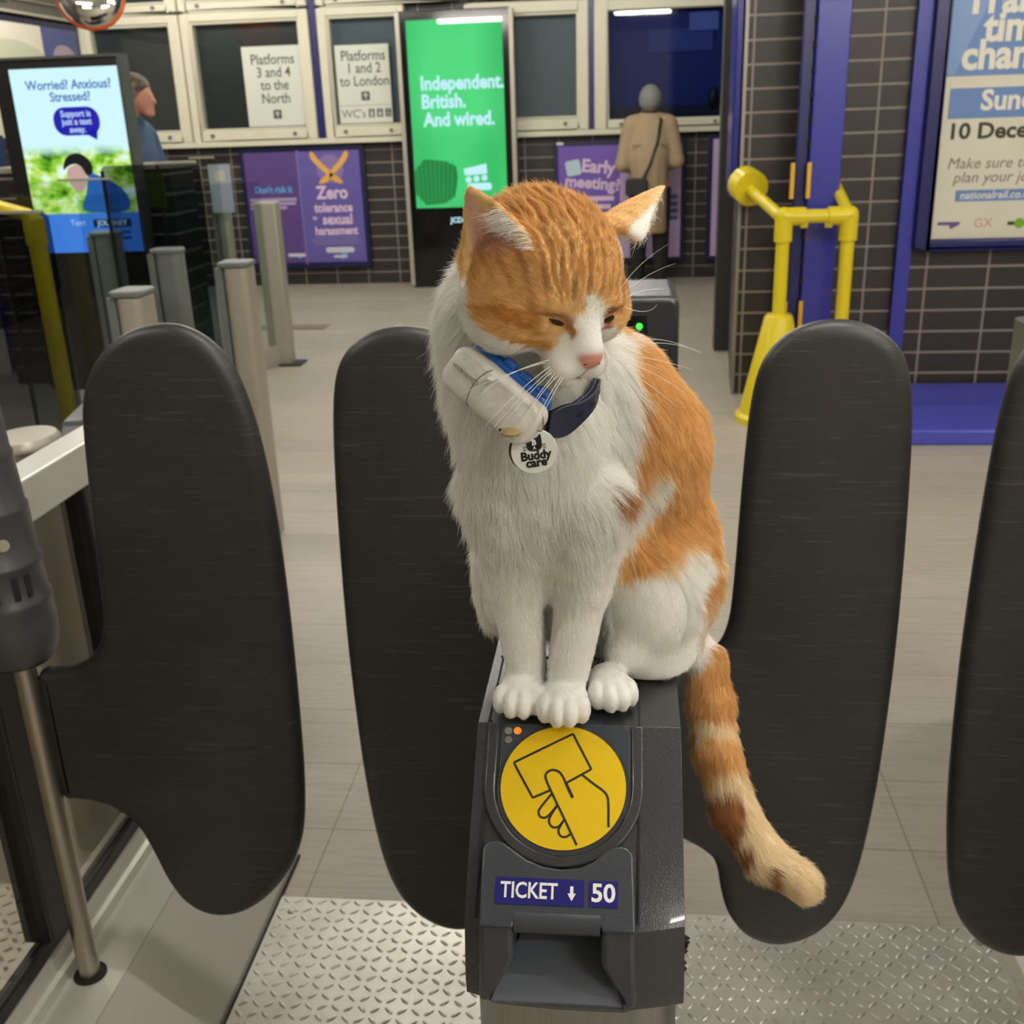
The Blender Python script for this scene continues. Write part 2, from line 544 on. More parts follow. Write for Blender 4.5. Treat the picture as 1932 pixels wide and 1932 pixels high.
# ticket office window on the right
tw = thing('ticket_window', 'wide dark blue ticket office window behind the person in the beige coat', 'window')
x0, x1, z0, z1 = -0.28, 0.90, 1.30, 2.36
MB().box(x0, x0 + 0.115, 9.80, 9.945, z0, z1).box(x1 - 0.1, x1, 9.80, 9.945, z0, z1).box(x0 + 0.115, x1 - 0.1, 9.80, 9.945, z1 - 0.13, z1).box(x0 + 0.115, x1 - 0.1, 9.80, 9.945, z0, z0 + 0.075).build('frame', M['cream'], tw, bevel=0.012)
MB().box(x0 + 0.115, x1 - 0.1, 9.86, 9.868, z0 + 0.075, z1 - 0.13).build('glass_pane', M['glassdk'], tw)
roomblue = plain('office_blue_wall', (30, 50, 112), 0.6)
MB().box(x0 + 0.115, x1 - 0.1, 9.93, 9.945, z0 + 0.075, z1 - 0.13).build('back_board', roomblue, tw)
MB().box(0.18, 0.72, 9.915, 9.928, 1.90, 2.08).build('pale_panel', plain('office_pale_panel', (78, 92, 142), 0.6), tw)
MB().box(0.52, 0.76, 9.905, 9.928, 2.06, 2.20).build('notice', plain('office_notice', (140, 150, 190), 0.6), tw)
MB().box(x0 + 0.115, x1 - 0.1, 9.905, 9.928, 1.375, 1.47).build('counter', plain('office_counter', (34, 36, 44), 0.6), tw)
MB().ball((0.74, 9.90, 1.52), (0.05, 0.02, 0.09)).build('chair_back', M['black'], tw, smooth=True)
for sx in (-0.05, 0.75):
    MB().tube([(sx, 9.79, 1.335), (sx, 9.81, 1.335)], 0.016, 12).build('lock', M['postgrey'], tw)

# platform signs inside the cases
def arrow_square(fr, size, parent, col, up=True):
    MB().prism(rrect(-size / 2, size / 2, -size / 2, size / 2, size * 0.1, 2), fr, 0.0005, 0.0015).build('arrow_tile', col, parent)
    f2 = shift(fr, 0, 0, 0.0018)
    s = size * 0.3
    m = MB().ribbon([(0, -s), (0, s * 0.9)], size * 0.13, f2, 0, 0.0008).ribbon([(-s * 0.8, 0.1 * s), (0, s * 0.95), (s * 0.8, 0.1 * s)], size * 0.13, f2, 0, 0.0008)
    m.build('arrow', M['paper'], parent)
def sign_board(x0, x1, z0, z1, label, lines, lz, arrow_z, wc=False):
    t = thing('platform_sign', label, 'sign')
    MB().box(x0, x1, 9.84, 9.850, z0, z1).build('board', M['paper'], t)
    MB().prism(rrect(x0 - 0.004, x1 + 0.004, z0 - 0.006, z1 + 0.004, 0.004, 2), front(0, 9.8535, 0), -0.002, 0.003).build('backing', M['postgrey'], t)
    cx = (x0 + x1) / 2 + 0.01
    for s, z in zip(lines, lz):
        lettering(s, 0.118, front(cx, 9.84, z), M['greytext'], t, bold=0.012, sx=0.88)
    arrow_square(front(cx + 0.0, 9.84, arrow_z), 0.075, t, M['greytext'])
    if wc:
        MB().box(x0 + 0.01, x1 - 0.01, 9.8385, 9.8398, z0 + 0.145, z0 + 0.148).build('rule_line', M['greytext'], t)
        lettering("WC's", 0.095, front(x0 + 0.13, 9.84, z0 + 0.075), M['greytext'], t, bold=0.0)
        for k in range(3):
            fr = front(x0 + 0.29 + 0.075 * k, 9.84, z0 + 0.08)
            MB().prism(rrect(-0.027, 0.027, -0.035, 0.035, 0.004, 2), fr, 0.0003, 0.0012).build('pictogram_tile', M['greytext'], t)
            mm = MB().prism(circle(0, 0.021, 0.006, 12), fr, 0.0014, 0.0022)
            if k == 0: mm.prism([(-0.011, 0.012), (0.011, 0.012), (0.008, -0.028), (-0.008, -0.028)], fr, 0.0014, 0.0022)
            elif k == 1: mm.prism([(-0.005, 0.012), (0.005, 0.012), (0.015, -0.015), (0.004, -0.015), (0.004, -0.028), (-0.004, -0.028), (-0.004, -0.015), (-0.015, -0.015)], fr, 0.0014, 0.0022)
            else: mm.ribbon([(-0.002, 0.012), (-0.002, -0.004), (0.01, -0.004), (0.014, -0.02)], 0.005, fr, 0.0014, 0.0022).ribbon([(-0.004, 0.0), (-0.013, -0.01), (-0.006, -0.024), (0.008, -0.02)], 0.004, fr, 0.0014, 0.0022)
            mm.build('pictogram', M['paper'], t)
    return t
sign_board(-3.37, -2.848, 1.418, 2.075, 'white notice reading Platforms 3 and 4 to the North', ('Platforms', '3 and 4', 'to the', 'North'), (1.965, 1.86, 1.755, 1.645), 1.515)
sign_board(-2.535, -2.06, 1.418, 2.055, 'white notice reading Platforms 1 and 2 to London with toilet symbols', ('Platforms', '1 and 2', 'to London'), (1.965, 1.865, 1.76), 1.64, wc=True)

# purple poster case on the left
def poster_case(x0, x1, z0, z1, label, border=0.04):
    t = thing('poster_case', label, 'poster')
    MB().box(x0 - border, x1 + border, 9.84, 9.898, z0 - border, z1 + border).build('frame', M['navydk'], t, bevel=0.006)
    return t
pc = poster_case(-3.46, -2.39, 0.20, 1.205, 'pair of purple posters with a gold crossed emblem in a navy wall case')
MB().box(-3.46, -2.965, 9.834, 9.842, 0.215, 1.195).build('left_poster', M['purple2'], pc)
MB().box(-2.955, -2.39, 9.834, 9.842, 0.215, 1.195).build('right_poster', M['purple'], pc)
MB().box(-2.968, -2.952, 9.828, 9.84, 0.2, 1.205).build('divider', plain('poster_divider', (120, 112, 180), 0.4), pc)
_px = -2.665
MB().prism(circle(0, 0, 0.125, 32), front(_px, 9.834, 1.04), 0.0003, 0.001).build('pale_disc', plain('poster_mauve', (132, 112, 168), 0.5), pc)
m = MB()
for sgn in (-1, 1):
    m.prism(chaikin([(-0.02 * sgn, -0.045), (0.03 * sgn, -0.015), (0.18 * sgn, 0.13), (0.175 * sgn, 0.19), (0.15 * sgn, 0.195), (0.085 * sgn, 0.10), (0.0 * sgn, 0.03)], 2), front(_px, 9.834, 1.0), 0.002 + 0.0006 * sgn, 0.004 + 0.0006 * sgn)
    m.prism(chaikin([(0.0, 0.02), (0.10 * sgn, -0.055), (0.12 * sgn, -0.09), (0.05 * sgn, -0.085), (-0.02 * sgn, -0.03)], 2), front(_px, 9.834, 1.0), 0.002 + 0.0004 * sgn, 0.0041 + 0.0005 * sgn)
m.build('crossed_emblem', M['gold'], pc)
for s, z, sz, dx in (('Zero', 0.83, 0.155, 0.0), ('tolerance', 0.70, 0.112, 0.0), ('to', 0.615, 0.05, -0.18), ('sexual', 0.595, 0.125, 0.03), ('harassment', 0.495, 0.105, 0.01)):
    lettering(s, sz, front(_px + dx, 9.834, z), M['pinkwhite'], pc, bold=0.03, sx=0.9 if len(s) < 9 else 0.83)
for z, w in ((0.435, 0.40), (0.41, 0.46), (0.385, 0.42)):
    MB().prism(rrect(-w / 2, w / 2, -0.006, 0.006, 0.003, 2), front(_px, 9.834, z), 0.0004, 0.0012).build('small_print', plain('small_print_mauve', (128, 118, 172), 0.5), pc)
def rail_logo(fr, w, parent):
    MB().prism(rrect(-w / 2, w / 2, -w * 0.09, w * 0.09, w * 0.08, 3), fr, 0.0004, 0.0014).build('logo_bar', M['palegrey'], parent)
    MB().prism([(w * 0.02, -w * 0.09), (w * 0.3, -w * 0.09), (w * 0.12, -w * 0.22)], fr, 0.0004, 0.0013).build('logo_tail', M['cyan'], parent)
rail_logo(front(_px + 0.03, 9.834, 0.325), 0.27, pc)
rail_logo(front(_px + 0.03, 9.834, 0.265), 0.13, pc)
lettering("Don't risk it", 0.083, front(-3.21, 9.834, 0.87), M['cyan'], pc, bold=0.03, sx=0.86)
for k, w in enumerate((0.44, 0.43, 0.34)):
    MB().prism(rrect(-0.25, -0.25 + w, -0.013, 0.013, 0.005, 2), front(-3.19, 9.834, 0.785 - 0.036 * k), 0.0004, 0.0012).build('body_text', plain('body_text_mauve', (176, 156, 196), 0.5), pc)
rail_logo(front(-3.05, 9.834, 0.285), 0.17, pc)
lettering('Z', 0.07, front(-3.35, 9.834, 0.27), M['purple'], pc, bold=0.02)

# 'Early meeting?' poster on the right
ep = poster_case(-0.60, 0.475, 0.20, 1.165, 'purple and lilac Early meeting poster behind the person in the beige coat')
MB().box(-0.60, -0.06, 9.834, 9.842, 0.2, 1.165).build('left_poster', plain('poster_violet', (112, 84, 176), 0.4), ep)
MB().box(-0.06, 0.475, 9.832, 9.842, 0.2, 1.165).build('right_poster', M['lilac'], ep)
MB().prism(rrect(-0.065, 0.065, -0.065, 0.065, 0.02, 3), (Vector((-0.47, 9.834, 0.985)), Vector((0.98, 0, 0.17)), Vector((-0.17, 0, 0.98)), Vector((0, -1, 0))), 0.0005, 0.0015).build('icon_tile', plain('icon_pale_blue', (190, 214, 226), 0.5), ep)
_tr = (Vector((-0.25, 9.834, 0.985)), Vector((0.985, 0, -0.10)), Vector((0.10, 0, 0.985)), Vector((0, -1, 0)))
lettering('Early', 0.15, _tr, M['pinkwhite'], ep, bold=0.03)
lettering('meeting?', 0.14, (Vector((-0.30, 9.834, 0.85)), Vector((0.985, 0, -0.10)), Vector((0.10, 0, 0.985)), Vector((0, -1, 0))), M['pinkwhite'], ep, bold=0.03)
for k, w in enumerate((0.42, 0.36, 0.40)):
    MB().prism(rrect(-w / 2, w / 2, -0.02, 0.02, 0.006, 2), front(-0.32, 9.834, 0.72 - 0.07 * k), 0.0004, 0.0012).build('body_text', M['pinkwhite'], ep)
for k in range(4):
    MB().prism(rrect(-0.12, 0.12, -0.018, 0.018, 0.006, 2), front(0.33, 9.832, 0.72 - 0.06 * k), 0.0004, 0.0012).build('headline', M['purple'], ep)
MB().prism(rrect(-0.03, 0.03, -0.012, 0.012, 0.004, 2), front(-0.585, 9.84, 1.19), 0.0, 0.002).build('case_label', M['paper'], ep)
ep2 = poster_case(0.745, 0.80, 0.20, 1.19, 'sliver of a lilac poster in a navy case beside the dark door post')
MB().box(0.745, 0.80, 9.832, 9.842, 0.2, 1.19).build('sheet', M['lilac'], ep2)

# ------------------------------------------------------------------ green advertising screen
kx0, kx1, ky = -1.935, -0.945, 9.58
ks = thing('advertising_screen', 'tall black advertising screen showing a bright green picture against the back wall', 'screen')
MB().box(kx0 + 0.02, kx1 - 0.02, ky + 0.02, 9.77, 0.0, 2.28).build('housing', M['black'], ks, bevel=0.01)
MB().box(kx0, kx0 + 0.035, ky, 9.70, 0.02, 2.27).build('side_trim', M['post'], ks)
MB().box(kx1 - 0.035, kx1, ky, 9.70, 0.02, 2.27).build('side_trim', M['post'], ks)
MB().box(kx0 + 0.036, kx1 - 0.036, ky + 0.010, ky + 0.019, 0.03, 2.27).build('panel', M['blackgloss'], ks)
sx0, sx1, sz0, sz1 = -1.845, -1.035, 0.695, 2.205
gm, gnt, gp = new_mat('green_screen_picture')
gp.inputs['Base Color'].default_value = (0.01, 0.02, 0.01, 1)
gp.inputs['Roughness'].default_value = 0.015
_v = coords(gnt, scale=(1.2, 1, 0.9))
gnt.links.new(ramp(gnt, noise(gnt, _v, 1.1, 1, 0.4), [(0.35, srgb(50, 196, 104)), (0.65, srgb(84, 236, 140))]), gp.inputs['Emission Color'])
gp.inputs['Emission Strength'].default_value = 0.80
MB().box(sx0, sx1, ky + 0.004, ky + 0.0095, sz0, sz1).build('display', gm, ks)
txt = screen_mat('screen_white_blue', (196, 240, 255), 1.0)
for s, z, dx in (('Independent.', 1.71, 0), ('British.', 1.565, 0), ('And wired.', 1.42, 0.015)):
    lettering(s, 0.155, front(-1.75 + dx, ky + 0.003, z), txt, ks, bold=0.03, align='LEFT', sx=0.88)
dgm = screen_mat('screen_dark_green', (28, 140, 66), 0.8)
MB().prism(chaikin([(-0.0, 0.0), (0.36, -0.04), (0.38, -0.18), (0.33, -0.38), (0.0, -0.40)], 1), front(sx0 + 0.005, ky + 0.003, 1.115), 0.0004, 0.001).build('picture_shadow', dgm, ks)
lgm = screen_mat('screen_ridge_green', (52, 176, 92), 0.8)
m = MB()
for k in range(9):
    m.ribbon([(0.02 + 0.04 * k, -0.02), (0.035 + 0.034 * k, -0.38)], 0.007, front(sx0 + 0.005, ky + 0.003, 1.115), 0.0012, 0.0018)
m.build('picture_ridges', lgm, ks)
m = MB().prism([(-0.11, 0.005), (0.09, 0.045), (0.095, -0.04), (-0.10, -0.05)], front(-1.30, ky + 0.003, 1.01), 0.0004, 0.0012)
for k in range(3):
    m.prism(circle(-0.07 + 0.07 * k, -0.085 + 0.006 * k, 0.026, 16), front(-1.30, ky + 0.003, 1.01), 0.0004, 0.0012)
m.build('advertiser_mark', txt, ks)
MB().prism(rrect(-0.11, 0.10, -0.03, 0.03, 0.02, 3), front(-1.27, ky + 0.003, 0.865), 0.0004, 0.0012).build('advertiser_mark', txt, ks)
lettering('JCDecaux', 0.062, front(-1.42, ky + 0.009, 0.585), txt, ks, bold=0.03)

# ------------------------------------------------------------------ left wall: map posters, sign, mirror
def side_frame(y, z):
    return (Vector((-4.85, y, z)), Vector((0, 1, 0)), Vector((0, 0, 1)), Vector((1, 0, 0)))
mp_ = thing('wall_map', 'map posters in a navy frame on the left wall above the help screen', 'poster')
MB().box(-4.848, -4.81, 7.2, 9.775, 1.35, 2.30).build('frame', M['navydk'], mp_, bevel=0.006)
MB().box(-4.812, -4.804, 7.3, 9.12, 1.4, 2.25).build('map_sheet', M['cream_paper'], mp_)
MB().box(-4.812, -4.804, 9.14, 9.73, 1.4, 2.25).build('blue_sheet', plain('map_slate_blue', (84, 92, 140), 0.5), mp_)
MB().prism(chaikin([(-0.25, -0.3), (0.22, -0.3), (0.3, -0.05), (0.1, 0.12), (-0.2, 0.08)], 2), side_frame(9.45, 2.02), 0.047, 0.048).build('map_shape', plain('map_pale_pink', (176, 160, 176), 0.5), mp_)
MB().prism(chaikin([(-0.6, -0.3), (0.7, -0.3), (0.65, 0.0), (0.0, 0.14), (-0.6, 0.0)], 2), side_frame(8.6, 2.02), 0.047, 0.048).build('map_shape', plain('map_pale_green', (196, 200, 174), 0.5), mp_)
sg = thing('overhead_panel', 'dark brown ribbed panel high on the left wall beside the orange rimmed mirror', 'panel')
MB().box(-4.848, -4.80, 6.8, 9.775, 2.33, 2.62).build('panel', plain('brown_grey_panel', (82, 78, 72), 0.5), sg)
MB().box(-4.80, -4.785, 6.8, 9.775, 2.42, 2.435).build('rib', plain('panel_rib', (120, 116, 108), 0.5), sg)
MB().box(-4.80, -4.77, 6.8, 9.775, 2.315, 2.335).build('edge_trim', M['post'], sg)
MB().box(-4.80, -4.78, 8.2, 8.66, 2.40, 2.58).build('exit_label', plain('sign_green', (96, 150, 110), 0.5), sg)
mr = thing('convex_mirror', 'round convex mirror with an orange rim high up at the left', 'mirror')
mr.location = (-3.80, 8.0, 2.335)
mr.rotation_euler = (R(-8), 0, R(20))
prof = [(0.235, 0.0), (0.235, 0.02), (0.21, 0.035)] 
def yl(prof, n=40):
    vs = [(r * math.cos(2 * math.pi * k / n), -y, r * math.sin(2 * math.pi * k / n)) for r, y in prof for k in range(n)]
    fs = [(i * n + k, i * n + (k + 1) % n, (i + 1) * n + (k + 1) % n, (i + 1) * n + k) for i in range(len(prof) - 1) for k in range(n)]
    fs += [tuple(range(n)), tuple((len(prof) - 1) * n + k for k in range(n))]
    return MB().add(vs, fs)
yl([(0.20, -0.04), (0.232, -0.03), (0.24, 0.0), (0.236, 0.018), (0.222, 0.03)]).build('rim', M['cone_o'], mr, smooth=True)
yl([(0.222 * math.cos(R(a)) , 0.025 + 0.06 * math.sin(R(a))) for a in range(0, 90, 9)]).build('mirror_face', M['mirror'], mr, smooth=True)
MB().tube([(0, 0.03, 0), (0, 0.3, 0.05), (-0.1, 0.5, 0.3), (-0.1, 0.5, 0.66)], 0.015).build('bracket', M['postgrey'], mr, smooth=True)

# ------------------------------------------------------------------ help screen ("Worried? Anxious? Stressed?")
TY = 5.8
hs = thing('help_screen', 'black framed screen asking Worried Anxious Stressed behind the glass barriers', 'screen')
hx0, hx1, hz0, hz1 = -3.37, -2.655, 0.775, 1.80
MB().box(hx0, hx1, TY + 0.012, TY + 0.10, 0.0, hz1).build('housing', M['black'], hs, bevel=0.006)
MB().box(hx1 - 0.012, hx1 + 0.004, TY, TY + 0.11, 0.7, hz1 + 0.004).box(hx0, hx1 - 0.012, TY, TY + 0.11, hz1 - 0.01, hz1 + 0.004).build('edge_trim', plain('dark_grey_trim', (70, 70, 70), 0.4), hs)
ax0, ax1, az0, az1 = -3.275, -2.675, 0.79, 1.745
sm, snt, sp = new_mat('help_screen_picture')
sp.inputs['Base Color'].default_value = (0.01, 0.01, 0.01, 1)
sp.inputs['Roughness'].default_value = 0.1
tc = snt.nodes.new('ShaderNodeTexCoord'); sxyz = snt.nodes.new('ShaderNodeSeparateXYZ')
snt.links.new(tc.outputs['Object'], sxyz.inputs[0])
leaf = ramp(snt, noise(snt, coords(snt, scale=(7, 1, 10)), 1.2, 3, 0.6), [(0.32, srgb(30, 96, 20)), (0.43, srgb(120, 190, 30)), (0.54, srgb(200, 236, 120)), (0.64, srgb(226, 250, 250))])
mr_ = snt.nodes.new('ShaderNodeMapRange')
for k_, v_ in (('From Min', 1.36), ('From Max', 1.30), ('To Min', 0.0), ('To Max', 1.0)):
    mr_.inputs[k_].default_value = v_
snt.links.new(sxyz.outputs['Z'], mr_.inputs['Value'])
pic = mix_col(snt, mr_.outputs[0], srgb(208, 248, 255), leaf)
lt = snt.nodes.new('ShaderNodeMath'); lt.operation = 'LESS_THAN'; lt.inputs[1].default_value = 1.0
snt.links.new(sxyz.outputs['Z'], lt.inputs[0])
pic = mix_col(snt, lt.outputs[0], pic, srgb(66, 132, 236))
snt.links.new(pic, sp.inputs['Emission Color'])
sp.inputs['Emission Strength'].default_value = 1.0
MB().box(ax0, ax1, TY + 0.004, TY + 0.0118, az0, az1).build('display', sm, hs)
hb = screen_mat('screen_text_blue', (60, 108, 190), 0.9)
bub = screen_mat('screen_bubble_blue', (28, 28, 178), 0.9)
wt = screen_mat('screen_text_white', (190, 215, 255), 1.0)
lettering('Worried? Anxious?', 0.066, front(-2.955, TY + 0.003, 1.66), hb, hs, bold=0.02, sx=0.92)
lettering('Stressed?', 0.066, front(-2.955, TY + 0.003, 1.60), hb, hs, bold=0.02, sx=0.92)
MB().prism(rrect(-0.13, 0.13, -0.072, 0.072, 0.066, 8), front(-2.94, TY + 0.003, 1.478), 0.0002, 0.001).prism([(0.03, -0.06), (0.11, -0.045), (0.10, -0.098)], front(-2.94, TY + 0.003, 1.478), 0.0002, 0.001).build('speech_bubble', bub, hs)
for s, z in (('Support is', 1.515), ('just a text', 1.475), ('away.', 1.435)):
    lettering(s, 0.046, front(-2.94, TY + 0.0016, z), wt, hs, bold=0.02, sx=0.9)
dk = screen_mat('screen_dark_hair', (22, 26, 34), 0.5)
sk = screen_mat('screen_skin', (216, 180, 168), 0.8)
jk = screen_mat('screen_jacket', (40, 110, 200), 0.8)
fr = front(-2.98, TY + 0.003, 1.2)
MB().prism(chaikin([(-0.09, 0.02), (-0.06, 0.10), (0.02, 0.125), (0.09, 0.07), (0.085, 0.0), (0.05, -0.01), (0.02, 0.06), (-0.04, 0.06)], 2), fr, 0.0012, 0.002).build('picture_hair', dk, hs)
MB().prism(chaikin([(-0.05, 0.05), (0.04, 0.06), (0.06, -0.02), (0.0, -0.10), (-0.05, -0.06), (-0.07, 0.0)], 2), fr, 0.0004, 0.001).build('picture_face', sk, hs)
MB().prism(chaikin([(0.06, 0.02), (0.14, -0.01), (0.26, -0.08), (0.28, -0.2), (0.06, -0.2), (-0.02, -0.18), (0.03, -0.1)], 2), fr, 0.0021, 0.003).build('picture_jacket', jk, hs)
MB().prism(rrect(-0.11, 0.11, -0.022, 0.022, 0.004, 2), front(-2.83, TY + 0.003, 0.945), 0.0002, 0.001).build('text_strip', screen_mat('screen_navy', (20, 44, 96), 0.7), hs)
lettering('JOURNEY', 0.04, front(-2.83, TY + 0.0016, 0.945), wt, hs, bold=0.02)
lettering('Text', 0.045, front(-3.03, TY + 0.003, 0.95), wt, hs, bold=0.0)
for k in range(2):
    MB().prism(rrect(-0.09 + 0.02 * k, 0.09, -0.008, 0.008, 0.003, 2), front(-2.82, TY + 0.003, 0.895 - 0.03 * k), 0.0002, 0.001).build('text_line', screen_mat('screen_line_navy', (24, 76, 170), 0.7), hs)
sc_ = thing('service_counter', 'black tiled service counter the man in the blue jacket stands behind', 'counter')
MB().box(-3.66, -2.53, 5.96, 6.30, 0, 1.215).build('tiled_front', M['tile_xz'], sc_)
MB().box(-3.68, -2.515, 5.945, 6.34, 1.2155, 1.245).build('counter_top', M['post'], sc_, bevel=0.005)
MB().box(-3.90, -3.72, 6.3, 6.4, 0, 1.42).build('navy_panel', M['navy'])
_np = bpy.data.objects['navy_panel']
tag(_np, 'dark navy upright panel at the left edge beside the help screen', 'panel')

# ------------------------------------------------------------------ right block: poster, pillar, plinth, rail
tp = thing('timetable_poster', 'Train time changes poster in a navy frame on the right tiled wall', 'poster')
fx0, fz0 = 1.405, 0.745
MB().box(fx0, fx0 + 0.07, 5.52, 5.597, fz0, 2.6).box(fx0 + 0.07, 3.0, 5.52, 5.597, fz0, fz0 + 0.045).box(3.0, 3.07, 5.52, 5.597, fz0, 2.6).box(fx0 + 0.07, 3.0, 5.52, 5.597, 2.53, 2.6).build('frame', plain('poster_frame_navy', (22, 24, 92), 0.3), tp, bevel=0.01)
PX0 = fx0 + 0.07
MB().box(PX0, 3.0, 5.56, 5.57, fz0 + 0.045, 2.53).build('sheet', M['cream_paper'], tp)
MB().box(PX0, 3.0, 5.557, 5.5595, 1.533, 2.53).build('blue_header', M['sky'], tp)
MB().prism([(0, 0), (0.0, 0.4), (0.5, 0.95), (0.6, 0.95), (0.22, 0.42), (0.05, 0.0)], front(PX0, 5.557, 1.54), 0.0002, 0.0008).build('header_swoosh', plain('swoosh_blue', (126, 158, 206), 0.4), tp)
yp = 5.556
PT = M['pcream']
for s, z, x in (('Train', 1.855, PX0 + 0.065), ('time', 1.735, PX0 + 0.165), ('changes', 1.617, PX0 + 0.075)):
    lettering(s, 0.175, front(x, yp, z), PT, tp, bold=0.035, align='LEFT', sx=0.95)
MB().box(PX0 + 0.04, 2.9, 5.5585, 5.5597, 1.345, 1.48).build('blue_band', M['sky'], tp)
lettering('Sunday', 0.125, front(PX0 + 0.185, 5.558, 1.42), PT, tp, bold=0.03, align='LEFT')
lettering('10 December', 0.10, front(PX0 + 0.045, 5.5595, 1.285), M['darktext'], tp, bold=0.03, align='LEFT', sx=1.08)
for s, z, x in (('Make sure to check and', 1.14, 0.06), ('plan your journey', 1.075, 0.095)):
    lettering(s, 0.072, front(PX0 + x, 5.5595, z), M['soft'], tp, shear=0.2, align='LEFT')
MB().box(PX0 + 0.115, 2.8, 5.5585, 5.5597, 0.965, 1.018).build('web_band', M['sky'], tp)
lettering('nationalrail.co.uk', 0.05, front(PX0 + 0.135, 5.558, 0.992), PT, tp, bold=0.015, shear=0.15, align='LEFT')
MB().prism(rrect(0, 0.105, -0.008, 0.008, 0.004, 2), front(PX0 + 0.045, 5.5598, 0.862), 0.0002, 0.001).prism([(0.055, -0.008), (0.1, -0.008), (0.062, -0.028)], front(PX0 + 0.045, 5.5598, 0.862), 0.0002, 0.001).build('operator_logo', plain('logo_purple', (100, 84, 140), 0.5), tp)
lettering('GX', 0.062, front(PX0 + 0.26, 5.5598, 0.860), plain('logo_red_brown', (206, 150, 128), 0.5), tp)
MB().prism(rrect(0, 0.11, -0.009, 0.009, 0.002, 2), front(PX0 + 0.375, 5.5598, 0.857), 0.0002, 0.001).build('operator_bar', plain('logo_dark_green', (36, 60, 34), 0.5), tp)
MB().prism(circle(0.055, 0, 0.024, 20), front(PX0 + 0.375, 5.5598, 0.857), 0.0012, 0.0018).build('operator_dot', plain('logo_green', (120, 176, 40), 0.5), tp)

struct(MB().box(1.338, 1.405, 5.555, 5.599, 0.0, 2.6).build('trim_6', M['blue']))
pb = MB().box(1.16, 3.0, 4.66, 5.54, 0.0, 0.068).build('floor_platform', plain('platform_blue', (72, 76, 186), 0.32), bevel=0.008)
tag(pb, 'low royal blue platform on the floor under the timetable poster', 'platform')

# blue column with flanges
cx0, cx1 = 0.80, 0.99
bc = thing('blue_column', 'tall royal blue steel column behind the yellow guard rail', 'column')
colm, cnt, cp = new_mat('column_blue')
_n = ramp(cnt, noise(cnt, coords(cnt, scale=(3, 1, 2)), 1.6, 3, 0.5), [(0.60, srgb(52, 56, 156)), (0.74, srgb(96, 76, 112))])
cnt.links.new(_n, cp.inputs['Base Color'])
cp.inputs['Roughness'].default_value = 0.3
MB().box(cx0 + 0.045, cx1, 5.30, 5.33, 0, 3.0).build('front_flange', colm, bc, bevel=0.004)
MB().box(cx0 + 0.10, cx0 + 0.13, 5.33, 5.48, 0, 3.0).build('web', M['navy'], bc)
MB().box(cx0 + 0.045, cx1, 5.48, 5.51, 0, 3.0).build('rear_flange', M['navy'], bc)
MB().box(cx0 - 0.012, cx0 + 0.04, 5.33, 5.37, 0, 3.0).build('conduit', M['navy'], bc, bevel=0.004)
m = MB()
for z in np.arange(0.2, 1.9, 0.105):
    m.box(cx0 + 0.038, cx0 + 0.047, 5.298, 5.33, z, z + 0.03)
m.build('edge_clips', M['seam'], bc)
for z in (1.02, 0.38):
    for x in (cx0 - 0.04, cx0 + 0.035):
        MB().box(x, x + 0.016, 5.27, 5.296, z, z + 0.16).build('yellow_strap', plain('strap_yellow', (224, 178, 40), 0.4), bc)

# yellow guard rail
gr = thing('guard_rail', 'bright yellow tubular guard rail round the blue column', 'rail')
Y = M['rail_y']; yr = 5.1
MB().tube([(0.715, yr, 0.0), (0.715, yr, 0.95)], 0.031, 18).build('post', Y, gr, smooth=True)
MB().tube([(1.005, yr, 0.0), (1.005, yr, 0.95)], 0.031, 18).build('post', Y, gr, smooth=True)
MB().tube([(0.70, yr, 0.955), (1.005, yr, 0.955)], 0.031, 18).build('top_rail', Y, gr, smooth=True)
for x, s in ((0.715, 1), (1.005, -1)):
    m = MB()
    m.tube([(x, yr, 0.845), (x, yr, 0.955)], 0.041, 18).tube([(x, yr, 0.955), (x + 0.095 * s, yr, 0.955)], 0.041, 18).ball((x, yr, 0.958), (0.041, 0.041, 0.041), 18, 12)
    m.tube([(x + 0.075 * s, yr, 0.92), (x + 0.105 * s, yr, 0.92)], 0.018, 10)
    m.build('elbow_joint', Y, gr, smooth=True)
MB().tube([(0.70, yr, 0.955), (0.58, yr + 0.50, 1.075)], 0.027, 18).build('wall_arm', Y, gr, smooth=True)
MB().tube([(0.608, yr + 0.40, 1.055), (0.580, yr + 0.497, 1.077)], 0.085, 24).build('wall_flange', Y, gr, smooth=True)
MB().tube([(1.005, yr, 0.955), (0.985, yr + 0.395, 1.10)], 0.026, 18).build('wall_arm', Y, gr, smooth=True)
MB().lathe([(0.185, 0.001), (0.185, 0.03), (0.165, 0.045), (0.066, 0.50), (0.055, 0.512), (0.032, 0.514)], 0.715, yr, 28).build('post_base', Y, gr, smooth=True)

# framed poster on the return face, seen edge-on
rp = thing('return_poster_case', 'royal blue poster case seen edge-on at the corner above the yellow rail', 'poster')
MB().prism([(0.516, 5.62), (0.545, 6.20), (0.598, 6.20), (0.555, 5.62)], (Vector((0, 0, 0)), Vector((1, 0, 0)), Vector((0, 1, 0)), Vector((0, 0, 1))), 1.0, 2.6).build('frame', plain('case_blue', (34, 40, 124), 0.22), rp, bevel=0.008)
MB().prism([(0.519, 5.66), (0.5425, 6.16), (0.5465, 6.16), (0.523, 5.66)], (Vector((-0.0025, 0, 0)), Vector((1, 0, 0)), Vector((0, 1, 0)), Vector((0, 0, 1))), 1.06, 2.5).build('door_panel', plain('case_panel_blue', (44, 54, 140), 0.2), rp)

